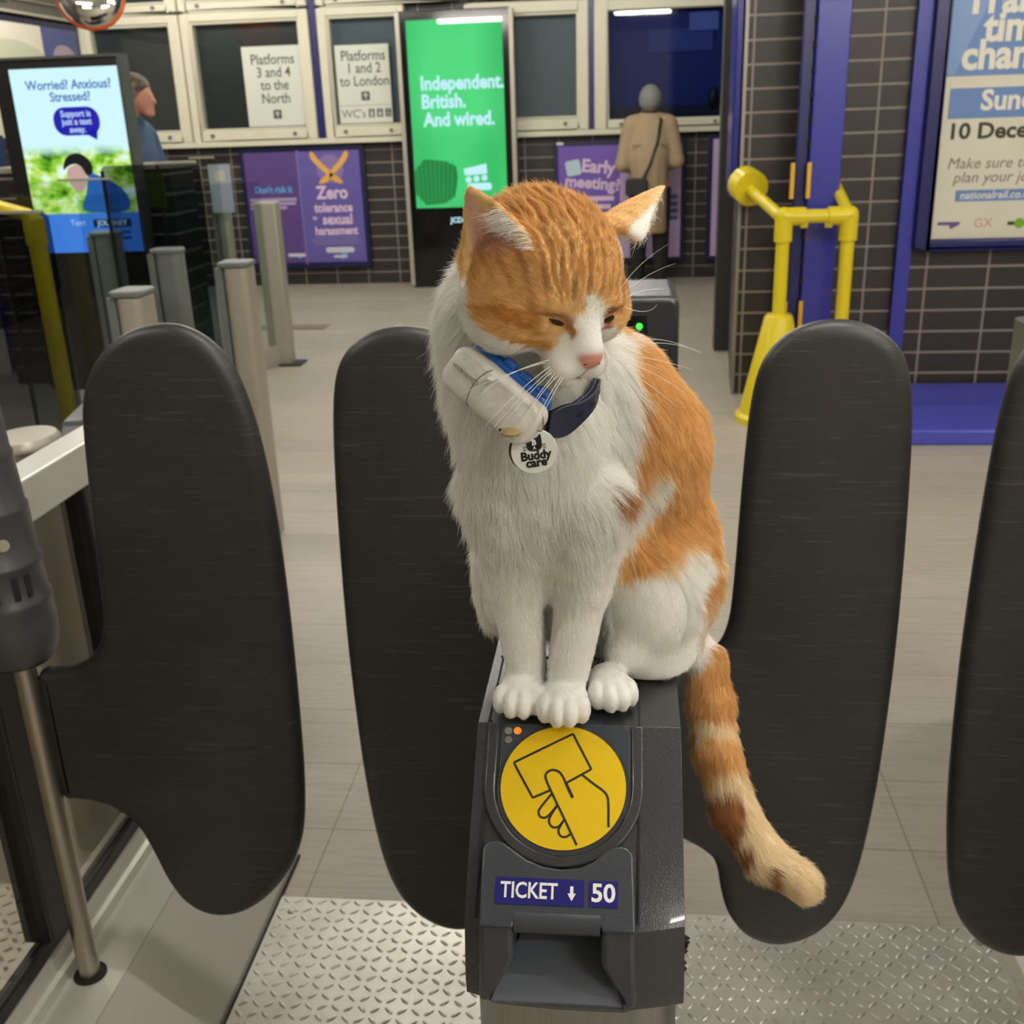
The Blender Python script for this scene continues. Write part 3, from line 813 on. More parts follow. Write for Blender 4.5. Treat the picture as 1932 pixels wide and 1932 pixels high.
# small dark floor grating
mt = MB().box(-2.75, -2.22, 7.62, 7.80, 0.001, 0.006).build('floor_grating', plain('floor_grate', (128, 118, 100), 0.6))
tag(mt, 'small flat brown grating set in the pale floor near the back wall', 'grating')

# ------------------------------------------------------------------ glass barriers and posts on the left
fp = thing('glass_barrier', 'glass barrier panel with a slim far post and a base rail', 'barrier')
P1, P0_ = Vector((-2.16, 6.47, 0)), Vector((-2.75, 5.30, 0))
dv = (P1 - P0_).normalized(); pv = Vector((dv.y, -dv.x, 0))
def slab(a, b, w, z0, z1):
    vs = [p + pv * s * w / 2 + Vector((0, 0, z)) for z in (z0, z1) for p in (a, b) for s in (-1, 1)]
    return MB().add(vs, [(0, 2, 3, 1), (4, 5, 7, 6), (0, 1, 5, 4), (2, 6, 7, 3), (0, 4, 6, 2), (1, 3, 7, 5)])
slab(P0_, P1, 0.06, 0.0, 0.13).build('base_rail', M['post'], fp, bevel=0.004)
slab(P0_, P1 - dv * 0.06, 0.012, 0.13, 1.12).build('glass_pane', M['glass'], fp)
MB().box(-2.235, -2.10, 6.42, 6.53, 0, 0.99).build('post', M['post'], fp, bevel=0.006)
MB().box(-2.26, -2.03, 6.38, 6.54, 0.0, 0.012).build('foot_plate', M['cap_dark'], fp)
def gate_post(x, y, w, d, h, mat, label, cap=True):
    t = thing('barrier_post', label, 'post')
    MB().prism(rrect(-w / 2, w / 2, -d / 2, d / 2, min(w, d) * 0.3, 4), (Vector((x, y, 0)), Vector((1, 0, 0)), Vector((0, 1, 0)), Vector((0, 0, 1))), 0, h).build('column', mat, t, bevel=0.003)
    MB().prism(rrect(-w / 2 - 0.02, w / 2 + 0.004, -d / 2 - 0.004, d / 2 + 0.004, min(w, d) * 0.32, 4), (Vector((x, y, 0)), Vector((1, 0, 0)), Vector((0, 1, 0)), Vector((0, 0, 1))), h + 0.0005, h + 0.02).build('cap', M['postgrey'], t, bevel=0.006)
    MB().box(x - w / 2 - 0.028, x - w / 2 - 0.002, y - d * 0.4, y + d * 0.4, 0, h).build('side_channel', M['postgrey'], t)
    return t
gate_post(-1.312, 3.56, 0.085, 0.11, 0.975, M['post'], 'silver barrier post with grey cap just right of the dark glass gate leaf')
gate_post(-1.405, 2.95, 0.075, 0.12, 0.975, M['post'], 'shorter looking silver post with an oval cap behind the top of the left paddle')
gate_post(-1.785, 4.10, 0.10, 0.09, 0.965, M['postgrey'], 'grey post seen through the middle glass gate leaf')
gate_post(-2.275, 4.60, 0.105, 0.09, 0.99, M['postgrey'], 'grey post in front of the blue foot of the help screen')
gate_post(-2.46, 6.535, 0.075, 0.08, 0.96, M['post'], 'thin silver post under the white notice')
def glass_leaf(x0, x1, y, z0, z1, label, mat, yaw=0.0):
    t = thing('glass_gate_leaf', label, 'gate')
    t.location = (x1, y, 0)
    t.rotation_euler = (0, 0, R(yaw))
    w = x1 - x0
    fr_ = (Vector((-w, 0, 0)), Vector((1, 0, 0)), Vector((0, 0, 1)), Vector((0, -1, 0)))
    MB().prism(rrect(0, w, z0, z1, 0.02, 4), fr_, -0.006, 0.006).build('glass_pane', mat, t)
    MB().ribbon([(w * 0.55, z1 + 0.004), (w - 0.015, z1 + 0.004)], 0.008, fr_, -0.008, 0.008).build('top_edge', M['post'], t)
    MB().ribbon([(0.0, 0.0), (0.0, z1 - 0.02)], 0.01, fr_, -0.0075, 0.0075).build('edge_strip', M['black'], t)
    return t
glass_leaf(-2.205, -1.775, 4.5, 0.12, 1.285, 'dark glass gate leaf in front of the help screen, right one', M['glassgrey'])
glass_leaf(-2.52, -1.875, 3.4, 0.12, 1.18, 'dark glass gate leaf at the left edge with a yellow pole behind it', M['glassdeep'])
glass_leaf(-2.62, -2.08, 4.35, 0.12, 1.235, 'clear glass gate leaf across the lower part of the help screen', M['glass'])
glass_leaf(-2.33, -2.02, 5.35, 0.3, 1.28, 'small glass leaf behind the dark gate leaf, below the man', M['glass'])
nt_ = MB().box(-2.50, -2.365, 6.46, 6.466, 0.935, 1.215).build('paper_notice', plain('notice_paper', (172, 178, 196), 0.6))
tag(nt_, 'white paper notice on the glass right of the dark gate leaf', 'notice')
MB().box(-2.46, -2.40, 6.4585, 6.4598, 1.12, 1.18).build('notice_patch', plain('notice_cream', (206, 204, 184), 0.6), nt_)
gl_ = MB().box(-2.025, -1.945, 4.5062, 4.510, 1.11, 1.255).build('green_leaflet', plain('leaflet_green', (104, 128, 40), 0.6))
tag(gl_, 'small green leaflet seen through the dark glass gate leaf', 'leaflet')
MB().box(-2.01, -1.965, 4.5102, 4.5112, 1.12, 1.145).build('leaflet_patch', M['paper'], gl_)
yp_ = thing('yellow_pole', 'upright yellow pole seen through glass at the left edge', 'pole')
MB().tube([(-2.38, 4.2, 0), (-2.38, 4.2, 1.05)], 0.036, 18).build('shaft', Y, yp_, smooth=True)
MB().tube([(-2.38, 4.2, 1.0), (-2.38, 4.2, 1.095), (-2.40, 4.2, 1.115), (-2.60, 4.25, 1.165)], [0.043, 0.043, 0.028, 0.024], 18).build('top_joint', Y, yp_, smooth=True)
# ------------------------------------------------------------------ implicit-surface mesher for bodies
def at(px, py, axis, val):
    d = _f + _r * ((px - 966) / 2000) - _u * ((py - 966) / 2000)
    i = 'xyz'.index(axis)
    t = (val - (0, 0, CAM_H)[i]) / d[i]
    return np.array([d.x * t, d.y * t, CAM_H + d.z * t])

def sd_ell(P, c, r, rot=None):
    q = P - np.asarray(c, np.float32)
    if rot is not None:
        q = q @ np.asarray(rot, np.float32)
    r = np.asarray(r, np.float32)
    k0 = np.sqrt(((q / r) ** 2).sum(1)) + 1e-9
    k1 = np.sqrt(((q / (r * r)) ** 2).sum(1)) + 1e-9
    return k0 * (k0 - 1) / k1

def sd_cap(P, a, b, ra, rb):
    a = np.asarray(a, np.float32); b = np.asarray(b, np.float32)
    pa, ba = P - a, b - a
    h = np.clip(pa @ ba / (ba @ ba), 0, 1)
    return np.sqrt(((pa - h[:, None] * ba) ** 2).sum(1)) - (ra + (rb - ra) * h)

def smin(a, b, k):
    h = np.clip(0.5 + 0.5 * (b - a) / k, 0, 1)
    return b * (1 - h) + a * h - k * h * (1 - h)

def smax(a, b, k):
    return -smin(-a, -b, k)

def mesh_sdf(f, lo, hi, h, blk=8):
    lo = np.asarray(lo, float); hi = np.asarray(hi, float)
    nb = np.ceil((hi - lo) / (h * blk)).astype(int)
    n = nb * blk + 1
    D = np.full(n, 1.0, np.float32)
    bc = np.stack(np.meshgrid(*[np.arange(k) for k in nb], indexing='ij'), -1).reshape(-1, 3)
    cen = (lo + (bc + 0.5) * blk * h).astype(np.float32)
    dc = f(cen)
    near = np.abs(dc) < blk * h * 1.8
    for b, d in zip(bc[~near], dc[~near]):
        if d < 0:
            s = b * blk
            D[s[0]:s[0] + blk + 1, s[1]:s[1] + blk + 1, s[2]:s[2] + blk + 1] = -1.0
    loc = np.stack(np.meshgrid(*[np.arange(blk + 1)] * 3, indexing='ij'), -1).reshape(-1, 3)
    nbk = bc[near]
    step = 400
    for i in range(0, len(nbk), step):
        bb = nbk[i:i + step]
        idx = (bb[:, None, :] * blk + loc[None]).reshape(-1, 3)
        val = f((lo + idx * h).astype(np.float32))
        D[idx[:, 0], idx[:, 1], idx[:, 2]] = val
    S = D < 0
    c8 = [S[i:n[0] - 1 + i, j:n[1] - 1 + j, k:n[2] - 1 + k] for i in (0, 1) for j in (0, 1) for k in (0, 1)]
    cnt = sum(c.astype(np.int8) for c in c8)
    cells = np.argwhere((cnt > 0) & (cnt < 8))
    acc = np.zeros((len(cells), 3)); num = np.zeros(len(cells))
    corner = lambda o: D[cells[:, 0] + o[0], cells[:, 1] + o[1], cells[:, 2] + o[2]]
    for ax in range(3):
        o1, o2 = [a for a in range(3) if a != ax]
        for p in (0, 1):
            for q in (0, 1):
                A = [0, 0, 0]; A[o1] = p; A[o2] = q
                Bc = list(A); Bc[ax] = 1
                da, db = corner(A), corner(Bc)
                m = (da < 0) != (db < 0)
                t = np.where(m, da / np.where(m, da - db, 1), 0)
                pos = np.zeros((len(cells), 3)); pos[:, o1] = p; pos[:, o2] = q; pos[:, ax] = t
                acc[m] += pos[m]; num[m] += 1
    V = lo + (cells + acc / num[:, None]) * h
    ind = np.full(np.array(n) - 1, -1, np.int64)
    ind[cells[:, 0], cells[:, 1], cells[:, 2]] = np.arange(len(cells))
    F = []
    for ax in range(3):
        o1, o2 = (ax + 1) % 3, (ax + 2) % 3
        sl0 = [slice(1, -1)] * 3; sl1 = [slice(1, -1)] * 3
        sl0[ax] = slice(0, n[ax] - 1); sl1[ax] = slice(1, n[ax])
        ed = np.argwhere(S[tuple(sl0)] != S[tuple(sl1)])
        off = np.array([1, 1, 1]); off[ax] = 0
        ed = ed + off
        def cell(d1, d2):
            c = ed.copy(); c[:, o1] -= d1; c[:, o2] -= d2
            return ind[c[:, 0], c[:, 1], c[:, 2]]
        q = np.stack([cell(1, 1), cell(0, 1), cell(0, 0), cell(1, 0)], 1)
        flip = ~S[ed[:, 0], ed[:, 1], ed[:, 2]]
        q[flip] = q[flip][:, ::-1]
        F.append(q[(q >= 0).all(1)])
    return V, np.concatenate(F)

def sdf_object(name, f, lo, hi, h, mat, parent=None, smooth_iter=2):
    V, F = mesh_sdf(f, lo, hi, h)
    me = bpy.data.meshes.new(name)
    me.from_pydata(V.tolist(), [], F.tolist())
    bm = bmesh.new(); bm.from_mesh(me)
    for _ in range(smooth_iter):
        bmesh.ops.smooth_vert(bm, verts=bm.verts, factor=0.5, use_axis_x=True, use_axis_y=True, use_axis_z=True)
    bmesh.ops.recalc_face_normals(bm, faces=bm.faces)
    bm.to_mesh(me); bm.free()
    me.shade_smooth()
    me.materials.append(mat)
    o = bpy.data.objects.new(name, me)
    COL.objects.link(o)
    if parent is not None:
        o.parent = parent
    return o

def blend(parts):
    """parts: list of (function, k); returns the smooth union"""
    def f(P):
        d = None
        for g, k in parts:
            e = g(P)
            d = e if d is None else smin(d, e, k)
        return d
    return f
E_ = lambda c, r, k=0.03, rot=None: (lambda P: sd_ell(P, c, r, rot), k)
C_ = lambda a, b, ra, rb, k=0.03: (lambda P: sd_cap(P, a, b, ra, rb), k)

skin = plain('skin', (206, 146, 122), 0.55)
# person at the ticket window, seen from behind ------------------------------------------------
wx, wy = 0.19, 9.42
pw = thing('person', 'person seen from behind in a beige coat and grey beanie with a black cross-body bag', 'person')
def W(x, y, z): return (wx + x, wy + y, z)
body = blend([E_(W(0, 0, 1.50), (0.075, 0.095, 0.105)), C_(W(0, 0.01, 1.30), W(0, 0.0, 1.46), 0.055, 0.05), E_(W(0, 0, 1.18), (0.15, 0.10, 0.2), 0.05), E_(W(0, 0, 0.86), (0.15, 0.11, 0.16), 0.05),
    C_(W(-0.085, 0, 0.85), W(-0.09, 0, 0.45), 0.08, 0.055), C_(W(-0.09, 0, 0.45), W(-0.09, -0.01, 0.07), 0.055, 0.04), C_(W(0.095, 0, 0.85), W(0.10, 0, 0.45), 0.08, 0.055), C_(W(0.10, 0, 0.45), W(0.105, -0.01, 0.07), 0.055, 0.04),
    C_(W(-0.17, 0, 1.32), W(-0.215, -0.02, 1.02), 0.05, 0.04), C_(W(-0.215, -0.02, 1.02), W(-0.15, 0.16, 0.98), 0.04, 0.03), C_(W(0.17, 0, 1.32), W(0.215, -0.02, 1.04), 0.05, 0.04), C_(W(0.215, -0.02, 1.04), W(0.15, 0.16, 1.0), 0.04, 0.03),
    E_(W(0, 0.10, 1.49), (0.014, 0.02, 0.018), 0.015), E_(W(-0.078, 0.0, 1.49), (0.012, 0.02, 0.028), 0.01), E_(W(0.078, 0.0, 1.49), (0.012, 0.02, 0.028), 0.01)])
sdf_object('body', body, (wx - 0.35, wy - 0.25, 0.03), (wx + 0.35, wy + 0.3, 1.66), 0.012, skin, pw)
coatm = plain('beige_coat', (168, 146, 116), 0.8, bump=0.3, bscale=60)
def coat_f(P):
    d = blend([C_(W(-0.11, 0, 1.345), W(0.11, 0, 1.345), 0.066, 0.066), E_(W(0, 0, 1.20), (0.185, 0.125, 0.21), 0.06), C_(W(0, 0, 1.05), W(0.015, 0, 0.50), 0.165, 0.145, 0.09), E_(W(0, 0.0, 1.41), (0.07, 0.075, 0.04), 0.03),
        C_(W(-0.155, 0, 1.33), W(-0.225, -0.02, 1.02), 0.072, 0.062, 0.03), C_(W(-0.225, -0.02, 1.02), W(-0.16, 0.12, 0.985), 0.06, 0.05, 0.02), C_(W(0.155, 0, 1.33), W(0.225, -0.02, 1.04), 0.072, 0.062, 0.03), C_(W(0.225, -0.02, 1.04), W(0.16, 0.12, 1.0), 0.06, 0.05, 0.02)])(P)
    x = P[:, 0] - wx; z = P[:, 2]
    d = d + 0.004 * np.sin(x * 90) * np.clip((1.12 - z) * 4, 0, 1) * np.clip((z - 0.4) * 4, 0, 1)
    return smax(d, 0.455 - z, 0.01)
sdf_object('coat', coat_f, (wx - 0.36, wy - 0.25, 0.40), (wx + 0.36, wy + 0.3, 1.5), 0.011, coatm, pw)
MB().box(wx - 0.15, wx + 0.15, wy - 0.134, wy - 0.12, 1.165, 1.172).build('coat_yoke_seam', plain('coat_seam', (140, 114, 84), 0.8), pw)
trm = plain('black_trousers', (24, 23, 25), 0.8)
sdf_object('trousers', blend([C_(W(-0.085, 0, 0.80), W(-0.092, 0, 0.10), 0.088, 0.062, 0.02), C_(W(0.095, 0, 0.80), W(0.105, 0, 0.10), 0.088, 0.062, 0.02)]), (wx - 0.25, wy - 0.15, 0.02), (wx + 0.25, wy + 0.15, 0.95), 0.012, trm, pw)
for s in (-0.095, 0.107):
    sdf_object('shoe', blend([E_(W(s, 0.04, 0.045), (0.05, 0.12, 0.045)), E_(W(s, -0.03, 0.05), (0.045, 0.055, 0.05))]), (wx + s - 0.08, wy - 0.13, -0.006), (wx + s + 0.08, wy + 0.2, 0.13), 0.01, M['black'], pw)
hatm = plain('grey_knit', (128, 130, 128), 0.9, bump=0.8, bscale=150)
def hat_f(P):
    return smax(sd_ell(P, W(0, -0.005, 1.525), (0.094, 0.112, 0.115)), 1.455 - P[:, 2], 0.01)
sdf_object('beanie', hat_f, (wx - 0.14, wy - 0.15, 1.42), (wx + 0.14, wy + 0.14, 1.68), 0.009, hatm, pw)
sdf_object('scarf', blend([E_(W(0, 0, 1.435), (0.082, 0.09, 0.035))]), (wx - 0.12, wy - 0.13, 1.37), (wx + 0.12, wy + 0.13, 1.5), 0.01, plain('dark_scarf', (70, 62, 58), 0.9), pw)
MB().tube([W(0.075, 0.03, 1.425), W(0.088, -0.09, 1.36), W(0.06, -0.145, 1.2), W(0.0, -0.172, 1.02), W(-0.06, -0.178, 0.9)], 0.012, 8).build('bag_strap', M['black'], pw, smooth=True)
MB().prism(rrect(-0.10, 0.085, -0.085, 0.055, 0.03, 4), front(wx - 0.10, wy - 0.17, 0.86), -0.03, 0.045).build('shoulder_bag', plain('bag_dark', (34, 34, 40), 0.6), pw, bevel=0.012)

# man in profile behind the help screen ------------------------------------------------
mx_, my_ = -3.00, 6.7
pm = thing('person', 'grey haired man in profile in a dark blue jacket behind the help screen', 'person')
def N_(x, y, z): return (mx_ + x, my_ + y, z)
rt = np.array(Matrix.Rotation(R(22), 3, 'Y'))
mbody = blend([E_(N_(0.005, 0, 1.645), (0.098, 0.078, 0.095)), E_(N_(0.055, 0, 1.585), (0.055, 0.058, 0.075), 0.03), C_(N_(0.11, 0, 1.61), N_(0.125, 0, 1.578), 0.01, 0.015, 0.015), E_(N_(0.085, 0, 1.515), (0.03, 0.035, 0.025), 0.025), E_(N_(0.105, 0, 1.548), (0.014, 0.024, 0.012), 0.012), E_(N_(0.10, 0.028, 1.622), (0.012, 0.014, 0.01), 0.01), E_(N_(0.10, -0.028, 1.622), (0.012, 0.014, 0.01), 0.01),
    E_(N_(0.0, -0.08, 1.60), (0.022, 0.012, 0.034), 0.008), E_(N_(0.0, 0.08, 1.60), (0.022, 0.012, 0.034), 0.008),
    C_(N_(-0.03, 0, 1.58), N_(-0.06, 0, 1.44), 0.058, 0.062), E_(N_(-0.06, 0, 1.2), (0.12, 0.18, 0.26), 0.06), E_(N_(-0.05, 0, 0.92), (0.12, 0.16, 0.14), 0.06),
    C_(N_(-0.05, -0.09, 0.9), N_(-0.04, -0.1, 0.48), 0.085, 0.06), C_(N_(-0.04, -0.1, 0.48), N_(-0.06, -0.1, 0.08), 0.06, 0.045), C_(N_(-0.05, 0.09, 0.9), N_(-0.04, 0.1, 0.48), 0.085, 0.06), C_(N_(-0.04, 0.1, 0.48), N_(-0.06, 0.1, 0.08), 0.06, 0.045),
    C_(N_(-0.06, -0.2, 1.38), N_(-0.02, -0.24, 1.08), 0.055, 0.045), C_(N_(-0.02, -0.24, 1.08), N_(0.05, -0.23, 0.86), 0.045, 0.035), C_(N_(-0.06, 0.2, 1.38), N_(-0.02, 0.24, 1.08), 0.055, 0.045), C_(N_(-0.02, 0.24, 1.08), N_(0.05, 0.23, 0.86), 0.045, 0.035), E_(N_(0.065, -0.23, 0.79), (0.04, 0.025, 0.06), 0.02), E_(N_(0.065, 0.23, 0.79), (0.04, 0.025, 0.06), 0.02)])
sdf_object('body', mbody, (mx_ - 0.3, my_ - 0.36, 0.02), (mx_ + 0.42, my_ + 0.36, 1.80), 0.0105, plain('skin_ruddy', (184, 130, 110), 0.55), pm)
def mhair(P):
    d = sd_ell(P, N_(0.0, 0, 1.65), (0.108, 0.089, 0.103))
    x = P[:, 0] - mx_; z = P[:, 2]
    d = smax(d, (x - 0.100) + (1.665 - z) * 0.95, 0.012)
    return smax(d, 1.575 - z, 0.012)
hm, hnt, hp = new_mat('greying_hair')
hnt.links.new(ramp(hnt, noise(hnt, coords(hnt, scale=(6, 6, 9)), 3.0, 3), [(0.42, srgb(60, 50, 42)), (0.6, srgb(120, 108, 90))]), hp.inputs['Base Color'])
hp.inputs['Roughness'].default_value = 0.7
sdf_object('hair', mhair, (mx_ - 0.15, my_ - 0.13, 1.54), (mx_ + 0.15, my_ + 0.13, 1.79), 0.008, hm, pm)
jm = plain('navy_jacket', (56, 78, 108), 0.7)
sdf_object('jacket', blend([E_(N_(-0.06, 0, 1.18), (0.15, 0.20, 0.30), 0.05), C_(N_(-0.05, -0.13, 1.40), N_(-0.05, 0.13, 1.40), 0.085, 0.085, 0.05), E_(N_(-0.05, 0, 1.47), (0.085, 0.085, 0.05), 0.03), E_(N_(-0.05, 0, 0.92), (0.14, 0.19, 0.14), 0.05),
    C_(N_(-0.05, -0.2, 1.38), N_(0.0, -0.25, 1.10), 0.075, 0.065), C_(N_(0.0, -0.25, 1.10), N_(0.05, -0.235, 0.88), 0.06, 0.05), C_(N_(-0.05, 0.2, 1.38), N_(0.0, 0.25, 1.10), 0.075, 0.065), C_(N_(0.0, 0.25, 1.10), N_(0.05, 0.235, 0.88), 0.06, 0.05)]), (mx_ - 0.32, my_ - 0.4, 0.74), (mx_ + 0.32, my_ + 0.4, 1.56), 0.012, jm, pm)
sdf_object('trousers', blend([C_(N_(-0.05, -0.09, 0.85), N_(-0.055, -0.1, 0.10), 0.1, 0.066), C_(N_(-0.05, 0.09, 0.85), N_(-0.055, 0.1, 0.10), 0.1, 0.066)]), (mx_ - 0.25, my_ - 0.28, 0.02), (mx_ + 0.15, my_ + 0.28, 1.0), 0.014, trm, pm)
for s in (-0.1, 0.1):
    sdf_object('shoe', blend([E_(N_(0.0, s, 0.045), (0.14, 0.05, 0.045))]), (mx_ - 0.2, my_ + s - 0.08, -0.006), (mx_ + 0.2, my_ + s + 0.08, 0.12), 0.012, M['black'], pm)

# ------------------------------------------------------------------ tread plates
def tread_plate(x0, x1, y0, y1, label):
    o = MB().box(x0, x1, y0, y1, 0.0005, 0.006)
    p = 0.0232
    nx, ny = int((x1 - x0) / p), int((y1 - y0) / p)
    tmpl = []
    for (rr, zz) in ((1.0, 0.0), (0.74, 0.0014), (0.3, 0.0021)):
        for k in range(8):
            a = 2 * math.pi * k / 8
            tmpl.append((0.0106 * rr * math.cos(a), 0.0036 * rr * math.sin(a), zz))
    fs = [(i * 8 + k, i * 8 + (k + 1) % 8, (i + 1) * 8 + (k + 1) % 8, (i + 1) * 8 + k) for i in range(2) for k in range(8)] + [tuple(16 + k for k in range(8))]
    for i in range(nx):
        for j in range(ny):
            s = 1 if (i + j) % 2 else -1
            ca, sa = math.cos(R(42) * s), math.sin(R(42) * s)
            cx, cy = x0 + (i + 0.6) * p, y0 + (j + 0.6) * p
            o.add([(cx + a * ca - b * sa, cy + a * sa + b * ca, 0.006 + z) for a, b, z in tmpl], fs)
    ob = o.build('tread_plate', M['tread'], smooth=True, sharp=50)
    tag(ob, label, 'floor plate')
    for cx in (x0 + 0.03, x1 - 0.03):
        for cy in (y1 - 0.04, (y0 + y1) / 2):
            MB().lathe([(0.007, 0.006), (0.007, 0.0075), (0.004, 0.008)], cx, cy, 12).build('bolt', M['pole'], ob, smooth=True)
    return ob
tread_plate(-0.6645, -0.122, 0.95, 1.625, 'diamond tread plate on the floor left of the gate pedestal')
tread_plate(0.055, 0.665, 0.95, 1.625, 'diamond tread plate on the floor right of the gate pedestal')
tread_plate(-1.75, -1.08, 0.95, 1.625, 'diamond tread plate seen through the glass of the left gate')
kr = MB().add([(0.69, 0.7, 0), (0.83, 0.7, 0.13), (0.95, 0.7, 0.13), (0.95, 0.7, 0), (0.69, 1.70, 0), (0.83, 1.70, 0.13), (0.95, 1.70, 0.13), (0.95, 1.70, 0)], [(0, 1, 2, 3), (7, 6, 5, 4), (0, 4, 5, 1), (1, 5, 6, 2), (2, 6, 7, 3), (3, 7, 4, 0)]).build('gate_kerb', M['alu'])
tag(kr, 'aluminium kerb of the next gate at the lower right edge', 'kerb')

# ------------------------------------------------------------------ gate paddles
PAD_W = [(-0.868, 0.462), (-0.817, 0.463), (-0.775, 0.452), (-0.742, 0.420), (-0.725, 0.370), (-0.712, 0.320), (-0.690, 0.275), (-0.651, 0.250), (-0.600, 0.255), (-0.541, 0.299), (-0.490, 0.380), (-0.473, 0.48), (-0.467, 0.65), (-0.465, 0.83), (-0.470, 0.98), (-0.486, 1.09), (-0.510, 1.150), (-0.548, 1.183), (-0.590, 1.191), (-0.640, 1.180), (-0.685, 1.145), (-0.712, 1.095), (-0.720, 1.03), (-0.727, 0.93), (-0.735, 0.81), (-0.740, 0.755), (-0.757, 0.718), (-0.785, 0.695), (-0.815, 0.688), (-0.868, 0.684)]
PAD_N = [(0.00, 0.452), (0.055, 0.447), (0.087, 0.430), (0.118, 0.412), (0.136, 0.390), (0.143, 0.34), (0.155, 0.295), (0.185, 0.255), (0.234, 0.241), (0.290, 0.268), (0.330, 0.335), (0.350, 0.48), (0.357, 0.66), (0.358, 0.80), (0.354, 0.98), (0.347, 1.09), (0.333, 1.142), (0.300, 1.172), (0.252, 1.184), (0.203, 1.174), (0.168, 1.142), (0.154, 1.09), (0.148, 0.98), (0.143, 0.82), (0.138, 0.77), (0.124, 0.738), (0.095, 0.716), (0.055, 0.708), (0.0, 0.706)]
def paddle(poly, parent, mirror=None, y=1.30):
    p = chaikin(poly, 3)
    if mirror is not None:
        p = [(mirror - a, b) for a, b in reversed(p)]
    n = len(p)
    pts = [Vector(q) for q in p]
    area = sum(pts[i].x * pts[(i + 1) % n].y - pts[(i + 1) % n].x * pts[i].y for i in range(n))
    sg = 1 if area > 0 else -1
    nrm = []
    for i in range(n):
        t = (pts[(i + 1) % n] - pts[i - 1]).normalized()
        nrm.append(Vector((-t.y, t.x)) * sg)
    rings = []
    # rounded rim about 24 mm wide, 36 mm thick
    prof = [(0.020, -0.018), (0.012, -0.0165), (0.006, -0.0135), (0.002, -0.009), (0.0, -0.003), (0.0, 0.003), (0.002, 0.009), (0.006, 0.0135), (0.012, 0.0165), (0.020, 0.018)]
    for off, dy in prof:
        rings.append([(pts[i].x + nrm[i].x * off, y + dy, pts[i].y + nrm[i].y * off) for i in range(n)])
    vs = [q for rg in rings for q in rg]
    m = len(rings)
    fs = [(k * n + i, k * n + (i + 1) % n, (k + 1) * n + (i + 1) % n, (k + 1) * n + i) for k in range(m - 1) for i in range(n)]
    fs += [tuple(range(n)), tuple((m - 1) * n + i for i in range(n))]
    return MB().add(vs, fs).build('paddle', M['rubber'], parent, smooth=True, sharp=60)

# ------------------------------------------------------------------ ticket gate the cat sits on
tg = thing('ticket_gate', 'charcoal and steel ticket gate pedestal with a yellow card reader that the cat sits on', 'ticket gate')
GX = -0.04
tg_fr = (Vector((GX, 0.70, 0.985)), Vector((1, 0, 0)), Vector((0, 0.788, 0.616)), Vector((0, -0.616, 0.788)))
def sp_(s, lift=0.0):
    return (0.70 - 0.788 * s - 0.616 * lift, 0.985 - 0.616 * s + 0.788 * lift)
U0, U1 = -0.0715, 0.0825
# columns across the width: (u at the top, u at the foot, recess?)
colsl = [(U0, U0), (-0.064, -0.064), (-0.0585, -0.0585), (-0.0345, -0.052), (-0.034, -0.0515), (-0.02, -0.03), (-0.005, -0.005), (0.01, 0.02), (0.0235, 0.0405), (0.024, 0.041), (0.0485, 0.0485), (0.052, 0.052), (0.068, 0.068), (U1, U1)]
vs, nprof = [], 9
for ci, (ut, uf) in enumerate(colsl):
    rec = 4 <= ci <= 8
    q = (ut - (U0 + U1) / 2) / ((U1 - U0) / 2)
    bend = 0.012 * q * q
    P = [(0.985, 0.834, uf), (0.985, 0.985, ut), (0.70, 0.985, ut), sp_(0.05) + (ut,), sp_(0.10) + (ut,), sp_(0.128) + (ut,)]
    P += [((0.612, 0.866, ut) if rec else sp_(0.150) + (ut,)), ((0.564, 0.845, uf) if rec else (0.572, 0.847, uf)), (0.573, 0.833, uf)]
    for k, (y, z, uu) in enumerate(P):
        w = (0, 0, 0, 0.1, 0.4, 0.7, 1 if not rec else 0.3, 1, 1)[k]
        vs.append((GX + uu, y + bend * w, z))
fs = []
for ci in range(len(colsl) - 1):
    for k in range(nprof):
        a, b = ci * nprof + k, ci * nprof + (k + 1) % nprof
        fs.append((a, b, b + nprof, a + nprof))
fs += [tuple(range(nprof)), tuple(reversed([(len(colsl) - 1) * nprof + k for k in range(nprof)]))]
cap_ob = MB().add(vs, fs).build('cap', M['cap'], tg, bevel=0.007, seg=3)
# skirt under the cap and steel body
MB().prism(rrect(GX + U0 + 0.003, GX + U1 - 0.003, 0.588, 2.42, 0.035, 6), (Vector((0, 0, 0)), Vector((1, 0, 0)), Vector((0, 1, 0)), Vector((0, 0, 1))), 0.0, 0.838).build('steel_body', M['steel'], tg, smooth=True)
MB().box(GX + U0 + 0.008, GX + U1 - 0.008, 0.988, 2.30, 0.83, 0.982).build('rear_cover', M['cap'], tg, bevel=0.02, seg=4)
fh = MB().prism(rrect(-0.10, 0.114, 0.83, 1.052, 0.022, 5), (Vector((0, 2.30, 0)), Vector((1, 0, 0)), Vector((0, 0, 1)), Vector((0, 1, 0))), 0, 0.26).build('far_head', M['cap'], tg, bevel=0.012, seg=3)
MB().box(-0.03, 0.045, 2.292, 2.2995, 0.92, 1.012).build('lamp_recess', M['blackgloss'], fh)
MB().prism(circle(0.0285, 0.990, 0.0065, 20), (Vector((0, 2.292, 0)), Vector((1, 0, 0)), Vector((0, 0, 1)), Vector((0, -1, 0))), 0, 0.002).build('green_light', screen_mat('green_led', (60, 255, 70), 2.5), fh)
